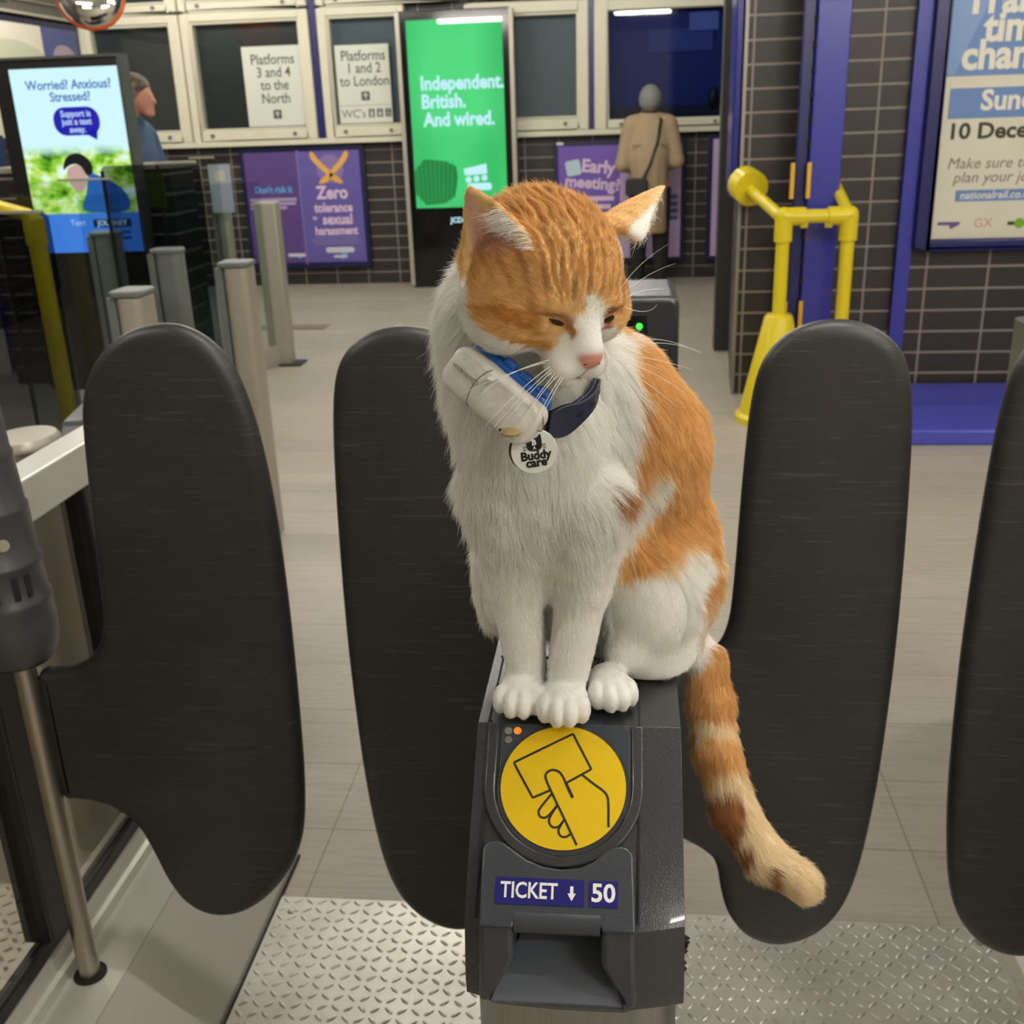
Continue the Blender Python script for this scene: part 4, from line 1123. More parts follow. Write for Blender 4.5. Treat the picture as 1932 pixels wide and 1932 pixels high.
# grooves
m = MB()
for u in (0.0515, -0.0615):
    m.ribbon([(u, 0.002), (u - 0.001, -0.142)], 0.0014, tg_fr, -0.001, 0.0006)
m.box(GX + 0.0508, GX + 0.0522, 0.70, 0.98, 0.9845, 0.9858).box(GX + U0 + 0.006, GX + 0.0515, 0.805, 0.8068, 0.9845, 0.9858).box(GX + U0 + 0.0075, GX + U0 + 0.0088, 0.70, 0.98, 0.9845, 0.9858)
m.build('panel_gaps', M['seam'], tg)
# U-shaped rim round the reader
uc = -0.0045
arc = [(uc - 0.0545, 0.0)] + [(uc + 0.0545 * math.cos(R(a)), -0.048 + 0.0545 * math.sin(R(a))) for a in range(180, 361, 6)] + [(uc + 0.0545, 0.0)]
MB().ribbon(arc, 0.009, tg_fr, -0.001, 0.0025).build('reader_rim', M['cap'], tg, bevel=0.0016, seg=2)
MB().prism(rrect(-0.0525, 0.0447, -0.07, -0.0012, 0.006, 4), tg_fr, 0.0002, 0.0011).build('reader_plate', M['readerplate'], tg, bevel=0.0006)
MB().prism(circle(uc, -0.0490, 0.0492, 64), tg_fr, 0.0008, 0.0017).build('reader_bezel', M['cap'], tg)
disc = MB().prism(circle(uc, -0.0484, 0.0462, 72), tg_fr, 0.0018, 0.0026).build('reader_disc', M['yellow'], tg)
mm = lambda L: [(a / 1000, -b / 1000) for a, b in L]
W1 = 0.00165
m = MB()
m.ribbon(chaikin(mm([(-13.6, 51.5), (-24.5, 56.7), (-26.4, 57.6), (-27.6, 55.6), (-41.2, 33.0), (-41.8, 31.5), (-40.2, 30.6), (0.2, 8.8), (1.7, 8.0), (2.5, 9.5), (15.2, 33.4), (16.0, 34.8), (14.4, 35.8), (-2.4, 46.0)]), 2, False), W1, tg_fr, 0.0027, 0.0029)
m.ribbon(chaikin(mm([(6.7, 90.6), (-3.8, 70.1), (-13.6, 51.5), (-17.5, 43.6), (-17.9, 39.5), (-14.8, 36.6), (-10.9, 36.2), (-7.2, 37.8), (-4.8, 41.1), (-2.4, 46.0)]), 2, False), W1, tg_fr, 0.00271, 0.00291)
m.ribbon(mm([(-2.8, 45.3), (2.9, 56.6)]), 0.0022, tg_fr, 0.00272, 0.00292)
m.ribbon(chaikin(mm([(9.4, 39.3), (17.6, 45.6), (25.1, 50.6), (27.8, 53.8), (29.0, 57.9), (29.2, 77.0)]), 2, False), W1, tg_fr, 0.0027, 0.0029)
for fng in ([(-12.4, 53.9), (-21.3, 65.6), (-21.9, 68.5), (-20.3, 71.6), (-17.2, 72.2), (-14.1, 70.4), (-8.1, 62.4)], [(-8.1, 62.4), (-13.4, 71.1), (-14.0, 74.8), (-12.0, 78.3), (-8.6, 78.9), (-5.5, 77.1), (-2.7, 72.7)], [(-2.7, 72.7), (-6.3, 78.9), (-6.8, 81.8), (-5.1, 84.8), (-2.1, 85.5), (0.9, 84.1), (2.6, 82.2)]):
    m.ribbon(chaikin(mm(fng), 2, False), W1 * 0.95, tg_fr, 0.00273, 0.00293)
m.build('card_pictogram', M['ink'], disc)
for u, v, mat in ((-0.0475, -0.0065, plain('lamp_off_grey', (122, 122, 118), 0.4)), (-0.0406, -0.0063, plain('lamp_orange', (236, 120, 36), 0.4, emit=0.7)), (-0.0471, -0.0136, plain('lamp_off_dark', (112, 110, 104), 0.4))):
    MB().prism(circle(u, v, 0.0029, 20), tg_fr, 0.0012, 0.0018).build('indicator_light', mat, tg)
# raised ticket housing
hs_poly = mm([(-58.5, 150), (-59.5, 99), (-58.0, 95), (-54.5, 92.5), (-49, 91.8), (-44, 93.5), (-38, 97.5), (-28, 104), (-16, 108.5), (-3, 110), (10, 108.3), (20, 103.5), (27.5, 97), (33, 93.5), (38, 92.6), (42.5, 93.4), (45.8, 96.5), (46.8, 100), (48.5, 150), (25.5, 150), (25, 147), (22, 147.5), (-31, 147.5), (-34.5, 147), (-35, 150)])
hsg = MB().prism(hs_poly, tg_fr, -0.004, 0.0125).build('ticket_housing', M['cap_light'], tg, bevel=0.0042, seg=3)
# rounded lip below the labels and the two cheeks either side of the slot
MB().tube([(GX - 0.0345, *sp_(0.1435, 0.005)), (GX + 0.0245, *sp_(0.1435, 0.005))], 0.0085, 20).build('slot_lip', M['cap_light'], tg, smooth=True)
for a0, a1, b0, b1 in ((-0.0588, -0.0348, -0.0600, -0.0525), (0.0248, 0.0488, 0.0420, 0.0500)):
    y0, z0 = sp_(0.146, 0.0122); y0b, z0b = sp_(0.146, -0.002)
    vsx = [(GX + a0, y0, z0), (GX + a1, y0, z0), (GX + a1, y0b, z0b), (GX + a0, y0b, z0b), (GX + a0, 0.5695, 0.877), (GX + a1, 0.5695, 0.877), (GX + a1, 0.60, 0.877), (GX + a0, 0.60, 0.877), (GX + b0, 0.567, 0.842), (GX + b1, 0.567, 0.842), (GX + b1, 0.60, 0.842), (GX + b0, 0.60, 0.842)]
    MB().add(vsx, [(0, 1, 2, 3), (4, 5, 1, 0), (5, 6, 2, 1), (6, 7, 3, 2), (7, 4, 0, 3), (8, 9, 5, 4), (9, 10, 6, 5), (10, 11, 7, 6), (11, 8, 4, 7), (11, 10, 9, 8)]).build('slot_cheek', M['cap_light'], tg, bevel=0.004, seg=3)
MB().box(GX - 0.033, GX + 0.023, 0.606, 0.612, 0.885, 0.905).build('slot_mouth', M['seam'], tg)
MB().add([(GX - 0.0335, 0.6085, 0.8672), (GX + 0.0235, 0.6085, 0.8672), (GX + 0.0405, 0.5655, 0.8470), (GX - 0.0510, 0.5655, 0.8470), (GX - 0.0335, 0.6085, 0.8655), (GX + 0.0235, 0.6085, 0.8655), (GX + 0.0405, 0.5655, 0.8452), (GX - 0.0510, 0.5655, 0.8452)], [(0, 1, 2, 3), (7, 6, 5, 4), (0, 4, 5, 1), (1, 5, 6, 2), (2, 6, 7, 3), (3, 7, 4, 0)]).build('chute_lit_overlay', plain('chute_lit_plastic', (88, 93, 104), 0.32, bump=0.2, bscale=900), tg)  # plate added over the slot floor, coloured lighter as if light reached it
lb_fr = shift(tg_fr, 0, 0, 0.0126)
lb = MB().prism(mm([(-48.3, 135), (-48.3, 117), (13.1, 117), (13.1, 134.6)]), lb_fr, 0, 0.0006).build('ticket_label', M['blue_label'], tg)
lettering('TICKET', 0.0150, shift(lb_fr, -0.0250, -0.1258, 0.0006), M['white'], lb, bold=0.018, sx=0.80, depth=0.0002, off=0.0002)
MB().ribbon([(0.0046, -0.1215), (0.0046, -0.127)], 0.0022, lb_fr, 0.0006, 0.0008).prism(mm([(1.7, 126.2), (4.6, 131.3), (7.5, 126.2)]), lb_fr, 0.0006, 0.00082).build('arrow', M['white'], lb)
nb_ = MB().prism(mm([(16.5, 134.6), (16.5, 117), (36.2, 117), (36.2, 134.4)]), lb_fr, 0, 0.0006).build('number_label', M['blue_label'], tg)
lettering('50', 0.0168, shift(lb_fr, 0.0263, -0.1257, 0.0006), M['white'], nb_, bold=0.025, depth=0.0002, off=0.0002)
# chipped corner low on the right
rng = random.Random(4)
m = MB()
for k in range(9):
    c = (GX + U1 + 0.0005 + rng.random() * 0.002, 0.605 + rng.random() * 0.012, 0.836 + rng.random() * 0.034)
    m.ball(c, (0.0016 + 0.002 * rng.random(), 0.002, 0.0014 + 0.0018 * rng.random()), 6, 4)
m.build('chipped_edge', M['seam'], tg)
paddle(PAD_N, tg, mirror=-0.028)
paddle(PAD_N, tg)

# next gate's paddle at the right edge
rg = thing('ticket_gate', 'neighbouring ticket gate at the right edge, only its black paddle in view', 'ticket gate')
paddle(PAD_N, rg, mirror=0.80)
MB().tube([(0.80, 1.30, 0.13), (0.80, 1.30, 1.0)], 0.02, 18).build('pole', M['pole'], rg, smooth=True)
MB().prism(rrect(0.83, 0.97, 0.6, 2.4, 0.03, 5), (Vector((0, 0, 0)), Vector((1, 0, 0)), Vector((0, 1, 0)), Vector((0, 0, 1))), 0.131, 0.98).build('body', M['cap'], rg, smooth=True)

# ------------------------------------------------------------------ left gate with glass side, kerb, pole, paddle
lg = thing('ticket_gate', 'left ticket gate with glass side panel, aluminium kerb, steel pole and black paddle', 'ticket gate')
MB().prism([(-0.669, 0.0), (-0.674, 0.012), (-0.807, 0.1325), (-0.80, 0.10), (-0.70, 0.0)], (Vector((0, 0.75, 0)), Vector((1, 0, 0)), Vector((0, 0, 1)), Vector((0, 1, 0))), 0, 1.0).build('kerb_face', M['kerbface'], lg)
kp = [(-0.702, 0.0), (-0.802, 0.10), (-0.808, 0.133), (-0.893, 0.133), (-0.897, 0.150), (-0.906, 0.153), (-0.912, 0.15), (-0.914, 0.172), (-0.925, 0.174), (-0.925, 0.174), (-0.975, 0.174), (-0.975, 0.0)]
MB().prism(kp, (Vector((0, 0.75, 0)), Vector((1, 0, 0)), Vector((0, 0, 1)), Vector((0, 1, 0))), 0, 1.0).build('kerb', M['alu'], lg)
MB().box(-0.6685, -0.6650, 0.75, 1.75, 0.0005, 0.007).build('kerb_gasket', M['seam'], lg)
MB().prism(rrect(-0.94, -0.918, 0.175, 0.205, 0.004, 2), (Vector((0, 0.75, 0)), Vector((1, 0, 0)), Vector((0, 0, 1)), Vector((0, 1, 0))), 0, 0.99).build('glass_gasket', M['black'], lg)
MB().box(-0.935, -0.925, 0.75, 1.74, 0.19, 0.87).build('glass_pane', M['glassbronze'], lg)
MB().box(-0.955, -0.905, 1.262, 1.345, 0.205, 0.86).build('frame_post', M['black'], lg, bevel=0.004)
MB().box(-0.955, -0.905, 1.60, 1.665, 0.205, 0.86).build('frame_post', M['black'], lg, bevel=0.004)
MB().box(-0.96, -0.9, 0.75, 1.74, 0.862, 0.934).build('top_rail', M['alu'], lg, bevel=0.004)
MB().tube([(-0.864, 1.278, 0.134), (-0.864, 1.278, 0.75)], 0.0165, 24).build('pole', M['pole'], lg, smooth=True)
MB().lathe([(0.026, 0.1335), (0.026, 0.136), (0.018, 0.1365)], -0.864, 1.278, 24).build('pole_socket', M['seam'], lg)
hx = -0.882
hh = MB().lathe([(0.02, 0.695), (0.045, 0.700), (0.055, 0.712), (0.061, 0.738), (0.0625, 0.765), (0.0605, 0.79), (0.062, 0.794), (0.062, 0.802), (0.0585, 0.806), (0.0575, 0.852), (0.0595, 0.855), (0.0595, 0.859), (0.0555, 0.864), (0.053, 0.93), (0.0535, 0.933), (0.0535, 0.937), (0.0505, 0.941), (0.047, 1.01), (0.0475, 1.014), (0.045, 1.018), (0.040, 1.15), (0.03, 1.2), (0.01, 1.21)], hx, 1.30, 40).build('hinge_housing', M['greyp'], lg, smooth=True, sharp=50)
def on_cyl(ang, z, r):
    return Vector((hx + r * math.sin(R(ang)), 1.30 - r * math.cos(R(ang)), z))
m = MB()
for a in (18, 48, 66):
    w = 8 if a < 40 else 4
    pts = [on_cyl(a - w, 0.812, 0.0593), on_cyl(a + w, 0.812, 0.0593), on_cyl(a + w, 0.846, 0.0588), on_cyl(a - w, 0.846, 0.0588)]
    n_ = on_cyl(a, 0, 1) - Vector((hx, 1.30, 0))
    m.add([p - n_ * 0.004 for p in pts] + [p + n_ * 0.0006 for p in pts], [(0, 1, 2, 3), (4, 7, 6, 5), (0, 4, 5, 1), (1, 5, 6, 2), (2, 6, 7, 3), (3, 7, 4, 0)])
m.build('slots', M['seam'], hh)
c = on_cyl(44, 0.895, 0.0545); n_ = (on_cyl(44, 0, 1) - Vector((hx, 1.30, 0))).normalized()
MB().tube([c - n_ * 0.003, c + n_ * 0.002], 0.0085, 18).build('screw', M['post'], hh, smooth=True)
paddle(PAD_W, lg)
# neighbouring post and gate cover behind the rail
bp_ = MB().lathe([(0.05, 0.0), (0.05, 0.875), (0.062, 0.877), (0.062, 0.885), (0.055, 0.895), (0.0, 0.90)], -1.117, 1.80, 32, sx=1.0, sy=1.2).build('capped_post', M['post'], smooth=True, sharp=40)
tag(bp_, 'silver round post with a flat cap just behind the left gate rail', 'post')
gc_ = MB().prism([(1.885, 0.0), (1.885, 0.86), (1.91, 0.89), (2.05, 0.915), (2.5, 0.915), (2.5, 0.0)], (Vector((-1.105, 0, 0)), Vector((0, 1, 0)), Vector((0, 0, 1)), Vector((1, 0, 0))), 0.0, 0.09).build('gate_cover', M['greyp'], bevel=0.01, seg=3)
gc_.location = (-0.0, 0.0, 0)
tag(gc_, 'grey gate cover with a shiny rounded edge beside the capped silver post', 'cover')
# ------------------------------------------------------------------ the cat
CB = np.array([[_r.x, _r.y, _r.z], [_u.x, _u.y, _u.z], [-_f.x, -_f.y, -_f.z]])   # rows: picture right, picture up, towards the viewer
def nz(v):
    v = np.asarray(v, float)
    return v / np.linalg.norm(v)
HC = at(1026, 522, 'y', 0.705)
fw = nz(np.array([0.47, -0.685, 0.56]) @ CB)
lx = nz(np.array([-0.86, -0.10, 0.50]) @ CB)
lx = nz(lx - fw * (lx @ fw))
uz = np.cross(lx, fw)
HM = np.stack([lx, fw, uz], 1)          # head axes as columns: x = cat's right, y = forward, z = up
def hl(x, y, z):
    return HC + HM @ np.array([x, y, z])
def HE(c, r, k=0.012):
    return (lambda P: sd_ell(P, hl(*c), r, HM), k)
def HCp(a, b, ra, rb, k=0.012):
    return (lambda P: sd_cap(P, hl(*a), hl(*b), ra, rb), k)

def pt(px, py, y):
    return at(px, py, 'y', y)

TOP = 0.9865
PAWS = [(pt(986, 1316, 0.724), (0.0205, 0.025, 0.0145), -5), (pt(1064, 1330, 0.713), (0.0205, 0.025, 0.0145), 2), (pt(1150, 1300, 0.737), (0.0190, 0.027, 0.0140), 14)]
for p, r, a in PAWS:
    p[2] = TOP + r[2] * 0.92
parts = [
    E_(pt(1000, 850, 0.742), (0.050, 0.046, 0.080), 0.03),
    E_(pt(975, 705, 0.752), (0.050, 0.048, 0.052), 0.03),
    E_(pt(955, 600, 0.765), (0.044, 0.044, 0.044), 0.03),
    E_(pt(1045, 985, 0.775), (0.052, 0.052, 0.070), 0.03),
    E_(pt(1165, 830, 0.815), (0.050, 0.052, 0.082), 0.035),
    (lambda P: sd_cap(P, pt(1010, 640, 0.785), pt(1200, 840, 0.845), 0.042, 0.050), 0.03),
    (lambda P: sd_cap(P, pt(1200, 840, 0.845), pt(1235, 1080, 0.86), 0.050, 0.055), 0.03),
    E_(pt(1222, 1085, 0.855), (0.050, 0.058, 0.072), 0.03),
    E_(pt(1225, 1120, 0.80), (0.040, 0.050, 0.058), 0.030),
    E_(pt(955, 1085, 0.80), (0.026, 0.044, 0.054), 0.022),
    # forelegs
    (lambda P: sd_cap(P, pt(945, 930, 0.735), pt(972, 1100, 0.742), 0.029, 0.0200), 0.013),
    (lambda P: sd_cap(P, pt(972, 1100, 0.742), pt(994, 1262, 0.738), 0.0200, 0.0155), 0.006),
    (lambda P: sd_cap(P, pt(1110, 950, 0.735), pt(1098, 1110, 0.738), 0.029, 0.0200), 0.013),
    (lambda P: sd_cap(P, pt(1098, 1110, 0.738), pt(1072, 1270, 0.728), 0.0200, 0.0155), 0.006),
    E_(pt(1035, 1090, 0.805), (0.046, 0.040, 0.055), 0.010),
    # hind foot
    E_(pt(1232, 1228, 0.815), (0.036, 0.050, 0.032), 0.022),
    (lambda P: sd_cap(P, pt(1215, 1225, 0.81), PAWS[2][0] + np.array([0.012, 0.03, 0.012]), 0.027, 0.0170), 0.014),
]
for p, r, a in PAWS:
    rz = np.array(Matrix.Rotation(R(a), 3, 'Z'))
    parts.append(E_(p, (r[0] * 0.90, r[1] * 0.95, r[2]), 0.0045, rz))
    for k in range(4):
        o = rz @ np.array([(-0.0138, -0.0048, 0.0048, 0.0138)[k] * r[0] / 0.0205, -0.0185 + (0.0065, 0.0, 0.0, 0.0065)[k], -0.0010])
        parts.append(E_(p + o, (0.0068, 0.0125, 0.0115), 0.0009, rz))
head = [
    HE((0, -0.006, 0.004), (0.051, 0.051, 0.047)),
    HE((0, 0.014, 0.018), (0.036, 0.034, 0.027), 0.015),
    HE((0.032, 0.014, -0.016), (0.027, 0.029, 0.026), 0.014),
    HE((-0.0355, 0.012, -0.014), (0.027, 0.029, 0.026), 0.014),
    HE((0, 0.046, -0.020), (0.021, 0.022, 0.0165), 0.012),
    HE((0.0105, 0.058, -0.026), (0.0125, 0.0125, 0.0105), 0.006),
    HE((-0.0105, 0.058, -0.026), (0.0125, 0.0125, 0.0105), 0.006),
    HCp((0, 0.030, 0.010), (0, 0.064, -0.011), 0.0135, 0.0085, 0.012),
    HE((0, 0.0685, -0.0150), (0.0068, 0.0050, 0.0050), 0.004),
    HE((0, 0.052, -0.0385), (0.0125, 0.012, 0.0085), 0.005),
    # brows and eyelids
    HE((0.0215, 0.040, 0.010), (0.013, 0.010, 0.007), 0.006),
    HE((-0.0215, 0.040, 0.010), (0.013, 0.010, 0.007), 0.006),
    HE((0.0225, 0.041, -0.004), (0.012, 0.009, 0.0065), 0.005),
    HE((-0.0225, 0.041, -0.004), (0.012, 0.009, 0.0065), 0.005),
]
def ear(base, tip, out, w0, curve, th=0.0021):
    b, t = hl(*base), hl(*tip)
    ax = t - b; L = np.linalg.norm(ax); ax = ax / L
    o = HM @ np.asarray(out, float); o = nz(o - ax * (o @ ax))
    s = np.cross(ax, o)
    A = np.stack([s, o, ax], 1).astype(np.float32)
    b32 = b.astype(np.float32)
    def f(P):
        q = (P - b32) @ A
        tt = q[:, 2] / L
        w = w0 * np.clip(1 - np.clip(tt, 0.0, 1.0), 0, 1.0) ** 0.85 + 0.0012
        cv = curve * np.clip(1.15 - tt, 0, 1.4) * (q[:, 0] / w0) ** 2
        d = np.abs(q[:, 1] - cv) * 0.85 - th * (1.25 - 0.5 * np.clip(tt, 0, 1))
        d = smax(d, (np.abs(q[:, 0]) - w) * 0.8, 0.002)
        d = smax(d, q[:, 2] - L, 0.002)
        return smax(d, -0.010 - q[:, 2], 0.002)
    return f, (b, A, L, w0)
earR, earR_i = ear((0.0325, -0.006, 0.0185), (0.0672, -0.015, 0.0550), (0.62, 0.76, -0.20), 0.0285, 0.017)
earL, earL_i = ear((-0.046, -0.013, 0.033), (-0.1045, -0.034, 0.0492), (-0.40, 0.50, -0.77), 0.0315, 0.009)
tailp = [pt(1268, 1190, 0.90), pt(1316, 1250, 0.895), pt(1328, 1330, 0.868), pt(1346, 1420, 0.84), pt(1385, 1530, 0.815), pt(1445, 1620, 0.79), pt(1515, 1668, 0.77)]
for _k, _dx in ((1, 0.007), (2, 0.006), (3, 0.003)):
    tailp[_k][0] += _dx
tailr = [0.018, 0.0180, 0.0190, 0.0190, 0.0185, 0.0180, 0.0150]
tail = [((lambda a, b, ra, rb: (lambda P: sd_cap(P, a, b, ra, rb)))(tailp[i], tailp[i + 1], tailr[i], tailr[i + 1]), 0.006) for i in range(len(tailp) - 1)]
bodyf, headf, tailf = blend(parts), blend(head), blend(tail)
def cat_sdf(P):
    d = smax(bodyf(P), TOP - P[:, 2], 0.006)
    h = headf(P)
    h = smin(h, earR(P), 0.006)
    h = smin(h, earL(P), 0.006)
    q = (P - HC.astype(np.float32)) @ HM.astype(np.float32)
    fm_ = np.clip((q[:, 2] - 0.014) / 0.010, 0, 1) * np.clip((0.036 - np.abs(q[:, 0])) / 0.010, 0, 1) * np.clip((q[:, 1] + 0.040) / 0.012, 0, 1) * np.clip((0.062 - q[:, 1]) / 0.01, 0, 1)
    ux = q[:, 0] / (0.72 + 7.0 * np.clip(q[:, 2] - 0.012, 0, 0.05)) + 0.0012 * np.sin(q[:, 1] * 210 + q[:, 0] * 120) + 0.0008 * np.sin(q[:, 1] * 420 + 1)
    h = h - fm_ * 0.0017 * np.sin(ux * 2 * math.pi / 0.0062)
    # mouth line
    mz = -0.0345 - 0.0035 * np.clip(np.abs(q[:, 0]) / 0.012, 0, 1.6) ** 1.5
    mouth = np.maximum(np.abs(q[:, 2] - mz) - 0.0009, np.maximum(np.abs(q[:, 0]) - 0.021, 0.045 - q[:, 1]))
    h = np.where(h > -0.004, smax(h, -mouth, 0.0018), h)
    d = smin(d, h, 0.016)
    d = smin(d, tailf(P), 0.010)
    # it rests on the gate and hangs down beside it
    return np.maximum(d, -np.maximum(P[:, 0] - 0.0462, P[:, 2] - TOP))
catm, cnt_, cp_ = new_mat('cat_coat')
at_ = cnt_.nodes.new('ShaderNodeAttribute'); at_.attribute_name = 'coat'
cnt_.links.new(at_.outputs['Color'], cp_.inputs['Base Color'])
cp_.inputs['Roughness'].default_value = 0.75
cp_.inputs['Specular IOR Level'].default_value = 0.2
LO, HI = (-0.20, 0.56, 0.70), (0.26, 1.00, 1.44)
cat = sdf_object('cat', cat_sdf, LO, HI, 0.0018, catm, None, 2)
tag(cat, 'ginger and white cat with a blue collar sitting on the gate pedestal', 'cat')
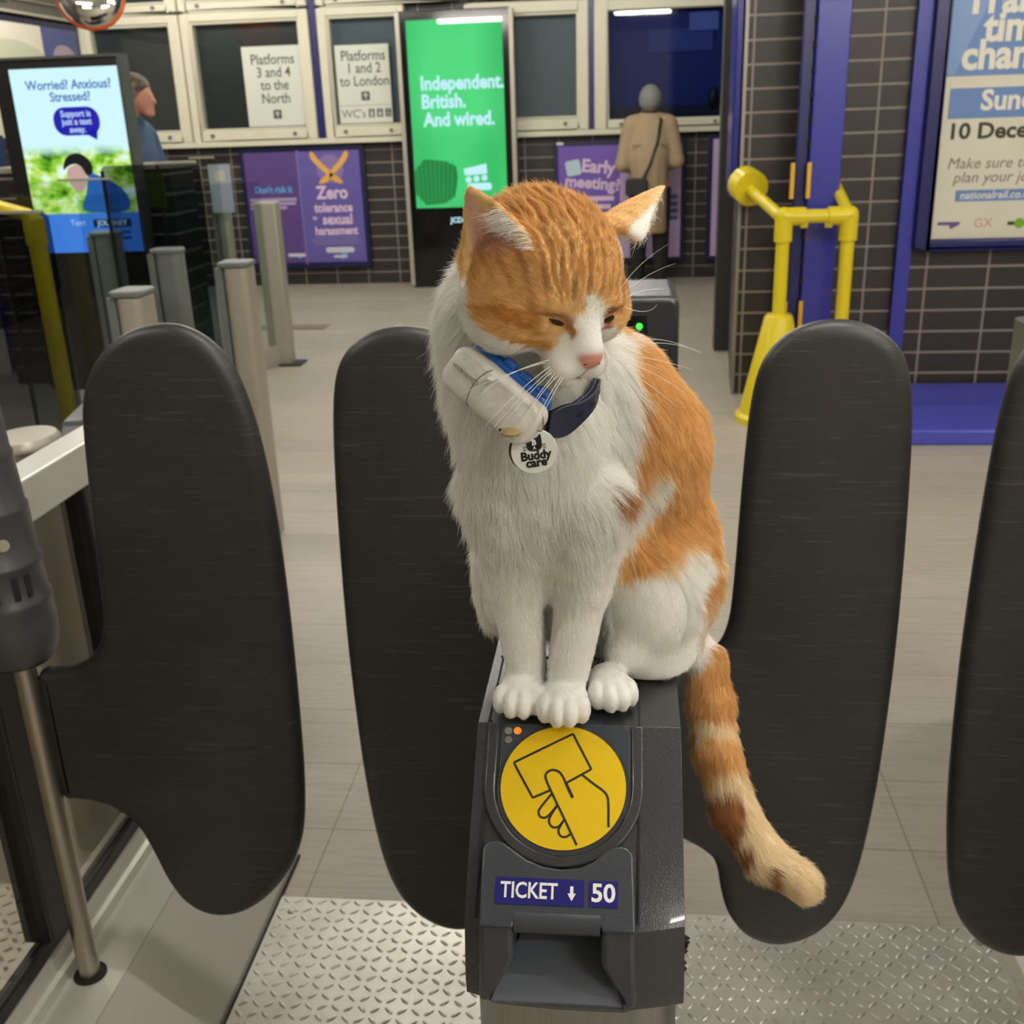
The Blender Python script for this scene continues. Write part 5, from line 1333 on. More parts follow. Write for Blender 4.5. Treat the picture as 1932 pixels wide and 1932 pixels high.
# ==BAKE==
# coat pattern: sample points of each coat colour, measured on the body in millimetres
COAT = {
    0: [(-131,744,1258),(-130,742,1272),(-130,748,1284),(-120,732,1177),(-119,724,1166),(-119,729,1193),(-119,755,1311),(-117,719,1209),(-117,771,1054),(-116,768,1072),(-115,715,1224),(-115,771,1087),(-114,714,1238),(-114,714,1251),(-114,731,1300),(-113,716,1264),(-113,719,1276),(-113,724,1288),(-107,722,1123),(-105,713,1141),(-104,673,1321),(-104,674,1323),(-104,707,1158),(-103,706,1172),(-103,707,1186),(-102,673,1318),(-102,674,1321),(-102,674,1323),(-102,674,1325),(-102,706,1200),(-101,704,1214),(-100,703,1228),(-100,703,1241),(-99,665,1306),(-99,665,1308),(-99,666,1310),(-99,667,1312),(-99,668,1315),(-99,670,1317),(-99,671,1319),(-99,705,1253),(-99,708,1265),(-97,731,1057),(-96,661,1302),(-96,661,1304),(-96,661,1306),(-96,662,1299),(-96,705,1007),(-96,725,1076),(-95,722,1093),(-94,659,1300),(-94,660,1297),(-93,668,1286),(-93,717,1110),(-92,711,1127),(-91,658,1298),(-91,659,1295),(-91,706,1144),(-90,701,1160),(-89,657,1295),(-89,700,1174),(-88,699,1188),(-88,699,1202),(-87,656,1293),(-87,698,1216),(-87,698,1229),(-86,655,1296),(-86,699,1242),(-86,701,1254),(-86,705,1266),(-84,655,1293),(-84,657,1291),(-83,721,1015),(-83,723,1030),(-82,656,1291),(-82,722,1046),(-82,722,1062),(-81,696,997),(-81,704,1008),(-81,721,1078),(-80,657,1288),(-80,720,1094),(-79,655,1291),(-79,715,1111),(-78,709,1128),(-77,656,1288),(-77,704,1145),(-76,697,1175),(-76,700,1161),(-75,656,1288),(-75,696,1189),(-75,696,1203),(-74,696,1216),(-74,696,1229),(-74,698,1242),(-73,656,1288),(-73,658,1286),(-73,700,1254),(-73,704,1266),(-71,659,1285),(-69,724,1013),(-68,659,1285),(-68,726,1029),(-68,727,1044),(-68,728,1059),(-68,728,1075),(-67,699,995),(-67,704,1008),(-67,725,1092),(-66,661,1285),(-66,717,1110),(-65,710,1128),(-64,662,1285),(-64,667,1281),(-64,704,1145),(-63,697,1175),(-63,700,1161),(-62,668,1281),(-62,697,1189),(-62,697,1203),(-61,697,1216),(-61,698,1229),(-61,699,1241),(-61,702,1254),(-61,706,1265),(-61,707,1270),(-60,668,1281),(-57,667,1281),(-55,667,1279),(-54,717,1018),(-54,720,1032),(-54,724,1046),(-54,729,1059),(-53,701,1011),(-53,724,1092),(-53,729,1074),(-52,662,1280),(-52,684,1005),(-52,717,1110),(-51,707,1144),(-51,711,1128),(-50,660,1280),(-50,701,1174),(-50,703,1159),(-49,700,1188),(-49,700,1202),(-49,701,1215),(-49,702,1228),(-49,704,1240),(-47,658,1281),(-46,670,1261),(-45,655,1277),(-45,657,1281),(-45,658,1283),(-43,657,1283),(-43,658,1285),(-40,658,1285),(-40,659,1287),(-40,659,1290),(-39,701,1011),(-39,713,1020),(-39,714,1035),(-39,716,1050),(-39,717,1065),(-39,717,1080),(-39,717,1096),(-38,659,1290),(-38,659,1292),(-38,685,1005),(-38,710,1128),(-38,713,1112),(-37,706,1158),(-37,707,1144),(-37,707,1172),(-37,707,1186),(-37,708,1199),(-37,708,1212),(-37,710,1225),(-36,657,1288),(-36,658,1290),(-36,658,1292),(-36,712,1238),(-34,671,1261),(-33,654,1276),(-33,656,1288),(-31,656,1288),(-31,656,1290),(-31,658,1297),(-31,659,1299),(-31,659,1301),(-29,656,1290),(-29,657,1292),(-29,658,1294),(-29,658,1297),(-29,659,1301),(-29,660,1303),(-26,660,1303),(-26,737,1007),(-25,713,1112),(-25,716,1002),(-25,716,1096),(-25,718,1080),(-25,720,1064),(-25,721,1048),(-25,724,1031),(-24,661,1303),(-24,661,1312),(-24,661,1314),(-24,662,1305),(-24,662,1307),(-24,662,1310),(-24,707,1144),(-24,707,1158),(-24,710,1128),(-24,712,1170),(-24,719,1182),(-24,723,1194),(-24,724,1208),(-24,726,1221),(-24,729,1234),(-24,735,1246),(-22,655,1276),(-22,656,1288),(-22,661,1298),(-22,662,1314),(-22,663,1309),(-19,664,1314),(-19,665,1311),(-17,667,1311),(-17,668,1309),(-16,697,1287),(-15,672,1308),(-15,673,1305),(-15,675,1303),(-15,679,1300),(-15,680,1297),(-15,681,1295),(-15,682,1292),(-13,676,1305),(-13,700,1286),(-12,750,1186),(-12,753,1199),(-12,755,1213),(-12,756,1014),(-12,756,1226),(-12,760,1239),(-12,765,1025),(-12,766,1058),(-12,766,1252),(-12,770,1039),(-12,777,1263),(-11,703,1286),(-11,710,1006),(-11,711,1157),(-11,712,1159),(-11,713,1142),(-11,713,1162),(-11,714,1164),(-11,716,1166),(-11,717,1125),(-11,717,1168),(-11,719,1170),(-11,723,1108),(-11,728,1012),(-11,731,1090),(-11,732,1177),(-9,722,1170),(-9,724,1172),(-9,760,1080),(-9,760,1083),(-9,761,1076),(-8,703,1288),(-8,705,1285),(-8,713,1156),(-8,714,1158),(-7,789,1263),(-7,794,1265),(-6,709,1284),(-6,715,1152),(-6,716,1155),(-6,728,1170),(-6,759,1096),(-6,759,1099),(-6,760,1089),(-6,760,1092),(-6,761,1076),(-6,761,1083),(-6,761,1086),(-4,793,1263),(-3,719,1151),(-3,733,1169),(-3,741,1169),(-3,761,1076),(-3,762,1098),(-3,762,1101),(-1,723,1152),(-1,724,1149),(-1,724,1155),(-1,754,1164),(-1,756,1167),(-1,757,1169),(-1,757,1172),(-1,797,1262),(0,760,1077),(0,764,1100),(0,764,1103),(0,764,1106),(1,709,1347),(2,759,1145),(2,759,1171),(2,759,1174),(2,759,1177),(2,760,1138),(2,760,1142),(2,760,1183),(2,761,1197),(2,763,1210),(2,764,1122),(2,766,1106),(2,766,1109),(2,766,1224),(2,772,1236),(2,780,1248),(2,795,1259),(2,800,1261),(2,807,1263),(3,708,1347),(3,710,1349),(3,713,1351),(3,714,1004),(3,739,1007),(3,751,1017),(3,755,1047),(3,756,1031),(3,756,1063),(3,759,1077),(4,775,1238),(4,777,1241),(4,778,1243),(4,780,1246),(4,782,1248),(4,785,1250),(4,787,1252),(4,790,1255),(4,794,1257),(4,798,1259),(4,804,1260),(4,812,1262),(5,759,1078),(5,761,1177),(5,761,1180),(5,761,1182),(5,761,1185),(5,762,1144),(5,762,1147),(5,769,1108),(5,769,1111),(5,769,1114),(6,713,1351),(6,717,1353),(7,763,1185),(7,763,1188),(7,763,1190),(7,763,1193),(7,764,1196),(7,771,1225),(7,772,1228),(7,773,1231),(7,774,1233),(7,775,1235),(7,777,1238),(8,717,1353),(8,720,1355),(8,758,1078),(8,759,1081),(8,764,1146),(8,764,1149),(8,771,1113),(8,771,1116),(10,765,1196),(10,765,1198),(10,766,1201),(10,766,1204),(10,767,1207),(10,767,1209),(10,768,1212),(10,769,1215),(10,769,1217),(10,770,1220),(10,771,1222),(10,772,1225),(11,721,1355),(11,724,1357),(11,758,1081),(11,765,1155),(11,766,1148),(11,766,1152),(11,773,1115),(11,773,1118),(13,714,1348),(13,725,1357),(13,729,1359),(13,767,1154),(13,767,1157),(14,758,1081),(14,775,1118),(14,775,1121),(14,775,1124),(16,730,1359),(16,733,1361),(16,768,1160),(16,769,1156),(16,770,1150),(17,750,1050),(17,752,1033),(17,752,1065),(17,757,1078),(17,758,1081),(17,759,1084),(17,774,1133),(17,776,1126),(17,777,1123),(18,737,1360),(18,739,1363),(18,756,1014),(18,762,994),(19,770,1159),(19,770,1162),(19,778,1129),(20,759,1084),(20,779,1126),(21,748,1364),(22,771,1165),(22,772,1161),(22,778,1135),(22,779,1132),(22,780,1128),(23,759,1084),(23,761,1086),(25,761,1086),(25,773,1164),(25,779,1138),(25,781,1134),(27,775,1163),(28,762,1086),(28,764,1088),(28,780,1144),(28,781,1140),(28,782,1137),(30,778,1162),(31,752,1049),(31,754,1064),(31,759,1078),(31,765,1088),(31,766,1090),(31,781,1146),(31,782,1143),(32,755,1032),(33,763,1011),(33,766,992),(33,780,1162),(33,781,1155),(33,781,1158),(33,782,1152),(34,768,1090),(34,783,1149),(34,784,1145),(36,785,1151),(37,769,1089),(37,771,1091),(40,773,1090),(40,776,1093),(43,778,1092),(43,780,1094),(46,763,1044),(46,763,1060),(46,768,1074),(46,777,1086),(46,783,1093),(46,786,1095),(47,771,1024),(48,777,1004),(49,780,988),(49,789,1093),(53,794,1091),(56,799,1089),(58,882,932),(59,784,1047),(59,784,1051),(59,784,1054),(59,784,1057),(59,785,1043),(59,804,1087),(60,786,1040),(61,878,934),(61,879,938),(62,792,1053),(62,793,1056),(62,793,1059),(62,794,1062),(62,795,1065),(62,802,1075),(63,797,1034),(63,808,1083),(63,810,1085),(64,804,1024),(65,877,939),(66,803,1061),(66,804,1064),(66,806,1067),(66,810,1075),(66,812,1077),(66,814,1080),(67,809,1028),(68,876,939),(70,814,1063),(70,815,1066),(70,816,1069),(70,818,1072),(71,875,940),(71,876,943),(71,878,946),(71,879,949),(72,824,1021),(72,891,962),(73,823,1063),(73,825,1066),(75,878,946),(75,880,949),(75,882,952),(75,884,954),(75,887,957),(77,834,1061),(78,889,955),(79,894,957),(82,848,1055)],
    1: [(-104,674,1325),(-104,675,1328),(-102,675,1328),(-100,670,1355),(-99,666,1365),(-99,668,1362),(-99,669,1360),(-99,670,1358),(-99,672,1321),(-99,674,1323),(-99,674,1325),(-99,675,1327),(-98,662,1374),(-98,663,1371),(-98,664,1369),(-98,665,1367),(-98,671,1353),(-98,672,1351),(-98,673,1348),(-98,674,1344),(-98,674,1346),(-97,660,1376),(-97,670,1355),(-97,675,1337),(-96,662,1311),(-96,663,1313),(-96,665,1315),(-96,666,1317),(-96,667,1319),(-96,669,1321),(-96,675,1339),(-96,675,1341),(-96,675,1343),(-94,657,1380),(-94,659,1302),(-94,674,1337),(-93,659,1304),(-93,659,1307),(-93,660,1311),(-92,656,1380),(-92,657,1378),(-91,657,1300),(-91,657,1302),(-91,657,1305),(-91,658,1311),(-91,664,1322),(-91,670,1333),(-91,673,1337),(-90,657,1378),(-90,658,1376),(-90,660,1374),(-89,655,1300),(-89,656,1298),(-89,670,1337),(-88,655,1303),(-88,655,1305),(-88,657,1312),(-88,657,1378),(-88,659,1374),(-88,661,1371),(-86,654,1303),(-86,655,1298),(-86,656,1312),(-86,661,1371),(-86,662,1369),(-86,668,1337),(-85,665,1364),(-84,654,1296),(-84,654,1298),(-84,662,1369),(-84,664,1367),(-84,667,1337),(-83,653,1303),(-83,655,1312),(-83,667,1362),(-82,654,1293),(-82,665,1364),(-81,653,1296),(-81,653,1301),(-81,653,1303),(-81,654,1312),(-81,665,1338),(-81,668,1360),(-80,666,1362),(-79,652,1301),(-79,654,1294),(-79,654,1312),(-79,658,1323),(-79,662,1333),(-79,664,1338),(-79,664,1340),(-78,667,1360),(-77,653,1294),(-77,655,1291),(-77,661,1367),(-76,652,1301),(-76,654,1312),(-76,663,1340),(-76,666,1360),(-76,668,1357),(-75,654,1291),(-74,652,1298),(-74,652,1301),(-74,653,1312),(-74,662,1340),(-74,667,1355),(-74,667,1357),(-72,653,1298),(-72,653,1312),(-72,655,1291),(-72,666,1353),(-71,661,1340),(-71,666,1355),(-70,653,1298),(-70,655,1291),(-70,657,1288),(-70,709,1374),(-69,654,1312),(-69,660,1340),(-69,660,1342),(-69,664,1351),(-69,665,1353),(-68,654,1296),(-68,656,1291),(-68,679,1365),(-67,653,1298),(-67,653,1310),(-67,654,1312),(-67,655,1323),(-67,657,1334),(-67,660,1342),(-67,662,1349),(-67,663,1351),(-67,663,1355),(-66,657,1290),(-65,654,1309),(-65,655,1295),(-64,659,1342),(-64,660,1345),(-64,661,1347),(-64,661,1349),(-63,654,1309),(-63,656,1295),(-63,658,1290),(-61,656,1295),(-61,659,1290),(-60,654,1309),(-59,657,1295),(-59,661,1290),(-58,654,1307),(-58,654,1309),(-58,701,1374),(-57,662,1289),(-56,654,1307),(-56,657,1295),(-56,676,1365),(-55,652,1312),(-55,654,1323),(-55,654,1334),(-55,656,1345),(-55,665,1282),(-55,665,1355),(-54,656,1295),(-54,662,1289),(-53,654,1307),(-52,656,1295),(-52,662,1289),(-52,663,1282),(-51,653,1307),(-51,654,1298),(-51,654,1302),(-51,654,1305),(-50,661,1282),(-50,662,1289),(-49,653,1307),(-49,654,1300),(-49,655,1298),(-49,655,1302),(-47,656,1297),(-47,661,1289),(-46,653,1307),(-46,701,1374),(-45,657,1297),(-45,659,1285),(-45,660,1287),(-45,661,1289),(-45,677,1365),(-44,650,1312),(-44,652,1323),(-44,653,1307),(-44,654,1334),(-44,657,1344),(-44,665,1355),(-43,659,1287),(-43,660,1289),(-43,660,1292),(-42,654,1307),(-42,659,1297),(-40,656,1306),(-40,660,1292),(-40,660,1294),(-40,660,1296),(-38,657,1306),(-38,660,1294),(-35,658,1306),(-35,659,1303),(-33,656,1322),(-33,657,1333),(-33,658,1311),(-33,659,1303),(-33,661,1344),(-33,669,1354),(-33,682,1364),(-31,659,1303),(-31,659,1306),(-29,660,1306),(-26,659,1317),(-26,660,1312),(-26,660,1315),(-26,661,1305),(-26,661,1308),(-26,661,1310),(-24,661,1317),(-22,661,1317),(-22,661,1321),(-22,662,1332),(-22,667,1343),(-22,679,1353),(-22,697,1362),(-19,664,1316),(-17,666,1316),(-17,667,1313),(-15,669,1313),(-15,671,1310),(-13,674,1307),(-13,674,1310),(-11,698,1351),(-11,747,1358),(-10,674,1319),(-10,674,1330),(-10,677,1307),(-10,679,1341),(-8,679,1307),(-8,688,1296),(-8,689,1293),(-6,681,1306),(-6,693,1297),(-6,702,1293),(-6,704,1290),(-6,706,1287),(-6,761,1079),(-4,705,1295),(-4,710,1287),(-4,798,1264),(-4,806,1266),(-3,684,1306),(-3,761,1080),(-3,761,1083),(-3,761,1086),(-3,762,1089),(-3,762,1092),(-3,762,1095),(-1,707,1302),(-1,708,1297),(-1,708,1299),(-1,709,1294),(-1,711,1349),(-1,712,1347),(-1,802,1263),(-1,812,1264),(0,761,1080),(0,763,1094),(0,764,1097),(1,710,1349),(1,713,1351),(1,714,1301),(1,717,1353),(1,732,1359),(2,758,1148),(2,758,1151),(2,758,1157),(2,758,1160),(2,758,1163),(2,759,1166),(2,759,1169),(2,763,1091),(2,765,1097),(2,765,1100),(2,766,1103),(3,717,1353),(3,721,1355),(3,760,1080),(5,759,1080),(5,760,1083),(5,761,1150),(5,761,1153),(5,761,1156),(5,761,1168),(5,761,1171),(5,761,1174),(5,767,1102),(5,768,1105),(6,721,1355),(6,725,1357),(7,779,1240),(7,780,1243),(7,782,1245),(7,785,1247),(7,787,1250),(7,790,1252),(7,793,1254),(7,797,1256),(7,801,1258),(7,808,1259),(8,725,1357),(8,729,1359),(8,760,1083),(8,762,1173),(8,762,1176),(8,762,1179),(8,763,1152),(8,763,1155),(8,763,1158),(8,763,1182),(8,769,1104),(8,770,1107),(8,771,1110),(10,764,1161),(10,764,1182),(10,764,1184),(10,764,1187),(10,765,1190),(10,765,1193),(10,773,1228),(10,775,1230),(10,776,1233),(10,777,1235),(10,779,1237),(10,781,1240),(11,729,1359),(11,734,1361),(11,760,1083),(11,765,1158),(11,772,1109),(11,773,1112),(13,733,1361),(13,739,1363),(13,766,1160),(13,766,1163),(13,766,1192),(13,767,1195),(13,767,1198),(13,767,1201),(13,768,1203),(13,768,1206),(13,769,1209),(13,770,1212),(13,770,1214),(13,771,1217),(13,772,1219),(13,773,1222),(13,774,1225),(13,775,1227),(14,759,1084),(14,761,1086),(14,764,1368),(14,774,1112),(14,775,1115),(15,781,1234),(16,738,1363),(16,744,1365),(16,767,1181),(16,768,1163),(16,768,1166),(16,768,1195),(16,770,1208),(16,775,1222),(16,792,1246),(17,761,1086),(17,763,1091),(17,771,1104),(17,776,1114),(17,777,1117),(17,777,1120),(18,744,1365),(18,750,1367),(19,769,1165),(19,769,1168),(20,761,1086),(20,762,1089),(20,779,1119),(20,779,1122),(21,751,1366),(22,771,1168),(22,781,1125),(23,762,1089),(23,781,1122),(25,763,1088),(25,765,1091),(25,773,1167),(25,782,1127),(25,782,1131),(25,783,1124),(27,775,1166),(28,765,1091),(28,767,1093),(28,783,1133),(28,784,1130),(30,777,1166),(30,777,1178),(30,778,1192),(30,781,1205),(30,787,1218),(30,797,1230),(31,768,1092),(31,776,1102),(31,783,1139),(31,784,1136),(31,785,1114),(31,786,1129),(31,786,1132),(33,780,1165),(34,770,1092),(34,772,1094),(34,785,1142),(34,786,1138),(36,782,1164),(36,783,1158),(36,783,1161),(36,784,1154),(37,773,1093),(37,776,1096),(37,785,1148),(37,786,1144),(37,787,1141),(39,787,1153),(39,788,1150),(40,778,1095),(40,780,1097),(40,788,1147),(43,783,1096),(43,785,1098),(45,791,1173),(45,792,1158),(45,794,1187),(45,800,1200),(45,814,1211),(46,788,1097),(46,796,1141),(46,801,1123),(47,799,1109),(50,792,1095),(53,796,1094),(56,801,1092),(58,882,928),(59,806,1090),(61,816,1165),(61,818,1149),(61,820,1179),(61,858,899),(61,858,903),(61,877,931),(62,823,1132),(63,792,1050),(63,793,1043),(63,793,1046),(63,795,1039),(63,812,1087),(63,821,1100),(63,826,1114),(64,841,882),(64,844,885),(64,845,887),(64,846,890),(64,848,894),(64,853,906),(65,874,933),(65,876,935),(66,802,1045),(66,802,1049),(66,802,1052),(66,802,1055),(66,803,1058),(66,816,1082),(66,818,1085),(67,806,1033),(67,836,886),(67,849,905),(67,850,908),(68,874,936),(70,811,1055),(70,812,1058),(70,813,1061),(70,819,1074),(70,821,1077),(70,823,1080),(70,825,866),(70,829,883),(70,833,887),(70,835,890),(70,847,906),(70,849,909),(71,818,1027),(71,859,922),(71,871,934),(71,873,937),(73,821,857),(73,822,1057),(73,822,1060),(73,826,1068),(73,827,1071),(73,834,891),(74,821,853),(74,846,907),(74,873,937),(75,875,940),(75,876,943),(76,818,859),(76,818,862),(76,819,866),(76,832,892),(76,836,1019),(77,832,1056),(77,833,1059),(77,836,1064),(77,843,905),(77,845,907),(78,877,943),(78,879,946),(78,881,948),(78,883,951),(78,886,953),(79,818,867),(80,832,893),(80,843,905),(82,843,1040),(82,846,1053),(82,852,1057),(82,888,952),(82,892,954),(83,817,868),(83,831,893),(83,843,905),(86,816,868),(86,817,871),(86,824,886),(86,832,893),(87,843,905),(87,848,910),(87,859,922),(88,874,933),(89,816,868),(89,817,871),(89,886,946),(90,833,892),(90,845,904),(92,818,871),(93,834,892),(94,847,903),(96,819,870),(97,836,890),(97,851,900),(99,821,869),(100,841,887),(103,823,868),(104,838,878),(107,830,863)],
    2: [(-96,662,1309),(-93,659,1309),(-91,657,1307),(-91,658,1309),(-88,656,1307),(-88,656,1309),(-86,654,1305),(-86,655,1307),(-86,655,1310),(-83,653,1305),(-83,654,1310),(-81,653,1305),(-81,654,1310),(-79,652,1303),(-79,652,1305),(-79,653,1310),(-76,652,1303),(-76,653,1310),(-74,652,1303),(-74,653,1310),(-72,652,1301),(-72,652,1303),(-72,653,1310),(-70,653,1301),(-69,653,1307),(-69,653,1310),(-68,657,1288),(-67,653,1300),(-67,653,1307),(-66,658,1288),(-65,654,1298),(-65,654,1300),(-65,654,1307),(-64,660,1287),(-63,654,1307),(-63,655,1298),(-62,664,1284),(-61,655,1298),(-61,661,1287),(-60,654,1305),(-60,654,1307),(-59,662,1287),(-59,665,1284),(-58,654,1305),(-58,655,1298),(-57,663,1287),(-57,665,1284),(-56,653,1300),(-56,654,1298),(-56,654,1305),(-55,663,1287),(-55,664,1284),(-54,654,1298),(-53,653,1300),(-53,653,1302),(-53,654,1305),(-52,662,1287),(-52,663,1284),(-51,653,1300),(-50,661,1285),(-50,662,1287),(-47,659,1283),(-47,660,1285),(-47,661,1287)],
    3: [(64,849,897),(64,851,900),(64,852,903),(67,838,888),(67,840,891),(67,842,893),(67,844,896),(67,846,899),(67,847,902),(70,838,892),(70,840,895),(70,845,903),(73,836,894),(74,822,848),(74,842,901),(74,844,904),(76,817,856),(77,816,845),(77,816,852),(77,835,894),(77,841,902),(79,815,861),(79,816,864),(80,812,847),(80,814,857),(80,834,895),(80,841,902),(83,810,849),(83,815,865),(83,834,895),(83,841,903),(86,808,850),(86,809,853),(86,811,856),(86,815,865),(86,834,895),(86,837,897),(87,841,902),(89,809,854),(89,814,866),(90,835,895),(90,842,902),(92,808,854),(92,815,866),(92,816,868),(93,837,894),(94,845,900),(95,808,854),(96,817,868),(97,840,892),(97,848,898),(99,791,809),(99,809,854),(99,819,867),(101,788,815),(101,789,818),(101,790,822),(101,847,888),(102,788,811),(102,808,851),(102,810,854),(102,812,856),(103,821,866),(104,789,822),(104,790,825),(105,785,813),(105,792,828),(105,793,831),(105,795,833),(105,803,843),(105,805,846),(105,807,848),(105,810,850),(106,825,863),(108,783,791),(108,784,814),(108,795,833),(108,797,836),(108,799,838),(108,802,840),(108,804,843),(111,777,796),(111,777,800),(111,778,803),(111,783,815),(114,776,805),(114,778,808),(114,779,811),(114,781,813),(114,782,816),(116,775,806),(117,784,819),(118,796,829),(123,770,795),(123,770,799),(123,771,790),(123,771,802),(123,772,805),(126,772,805),(129,771,806),(132,768,785),(132,771,806),(132,773,808),(134,789,816),(135,764,792),(135,765,788),(135,765,796),(135,766,799),(135,767,801),(135,769,804),(135,771,806),(147,759,781),(147,762,799),(148,776,807),(162,763,799),(163,758,783)],
    4: [(-97,667,1362),(-97,668,1360),(-97,669,1358),(-96,663,1369),(-96,665,1367),(-96,666,1365),(-96,673,1350),(-96,674,1346),(-96,674,1348),(-95,659,1376),(-95,660,1374),(-95,662,1371),(-95,670,1357),(-95,671,1355),(-95,672,1353),(-94,657,1378),(-94,674,1346),(-94,675,1339),(-94,675,1341),(-94,675,1343),(-93,660,1374),(-93,662,1371),(-92,658,1376),(-91,661,1371),(-91,663,1369),(-91,672,1355),(-91,673,1339),(-91,674,1343),(-89,663,1369),(-89,664,1367),(-89,671,1339),(-87,664,1367),(-87,666,1364),(-87,667,1362),(-86,669,1339),(-85,667,1362),(-85,669,1360),(-84,667,1340),(-83,669,1360),(-83,670,1357),(-81,666,1340),(-81,667,1342),(-81,670,1357),(-79,665,1342),(-79,666,1344),(-79,669,1357),(-79,670,1355),(-76,664,1342),(-76,669,1353),(-76,669,1355),(-74,663,1342),(-74,667,1351),(-74,667,1353),(-72,665,1349),(-72,666,1351),(-71,661,1342),(-71,662,1344),(-69,661,1344),(-69,662,1347),(-69,664,1349),(-67,661,1345),(-67,662,1347)],
    5: [],
    6: [(-49,655,1304),(-47,655,1300),(-47,656,1302),(-47,656,1304),(-45,657,1299),(-44,656,1304),(-42,658,1304),(-42,659,1299),(-40,659,1304),(-40,660,1299),(-38,659,1304),(-38,660,1296),(-38,660,1299),(-38,660,1301),(-36,659,1294),(-36,659,1297),(-35,660,1301),(-33,657,1290),(-33,658,1292),(-33,658,1294),(-33,659,1297),(-33,659,1299),(-33,659,1301),(-31,657,1292),(-31,658,1294),(-13,680,1302),(-13,682,1299),(-13,683,1294),(-13,683,1297),(-13,685,1291),(-11,684,1301),(-11,685,1294),(-11,685,1296),(-11,685,1299),(-11,700,1289),(-10,678,1304),(-9,717,1166),(-9,719,1168),(-8,681,1304),(-8,688,1298),(-8,688,1300),(-8,715,1161),(-8,716,1163),(-6,684,1303),(-6,695,1299),(-6,716,1158),(-6,717,1160),(-6,722,1167),(-6,725,1169),(-4,703,1300),(-4,704,1298),(-3,719,1154),(-3,719,1156),(-3,720,1159),(-3,729,1167),(-1,725,1157),(-1,726,1160),(-1,728,1162),(-1,732,1163),(-1,739,1164),(-1,752,1162),(2,758,1154),(77,816,840),(80,811,844),(83,809,846),(86,800,825),(86,804,841),(86,807,847),(89,806,848),(89,807,851),(92,807,852),(95,807,852),(96,795,809),(98,791,817),(98,791,820),(98,792,824),(99,790,813),(99,805,849),(99,807,852),(101,791,825),(101,792,828),(101,793,831),(101,795,833),(101,796,836),(102,788,807),(102,800,841),(102,802,844),(102,804,846),(102,806,849),(105,785,810),(105,797,836),(105,798,839),(105,800,841),(108,781,797),(108,781,801),(108,781,805),(108,783,811),(111,779,807),(111,780,809),(111,782,812),(126,769,792),(126,769,796),(126,769,799),(126,770,803),(127,771,786),(129,768,789),(129,770,803),(132,766,791),(132,766,794),(132,767,798),(132,768,801),(132,769,804)],
}

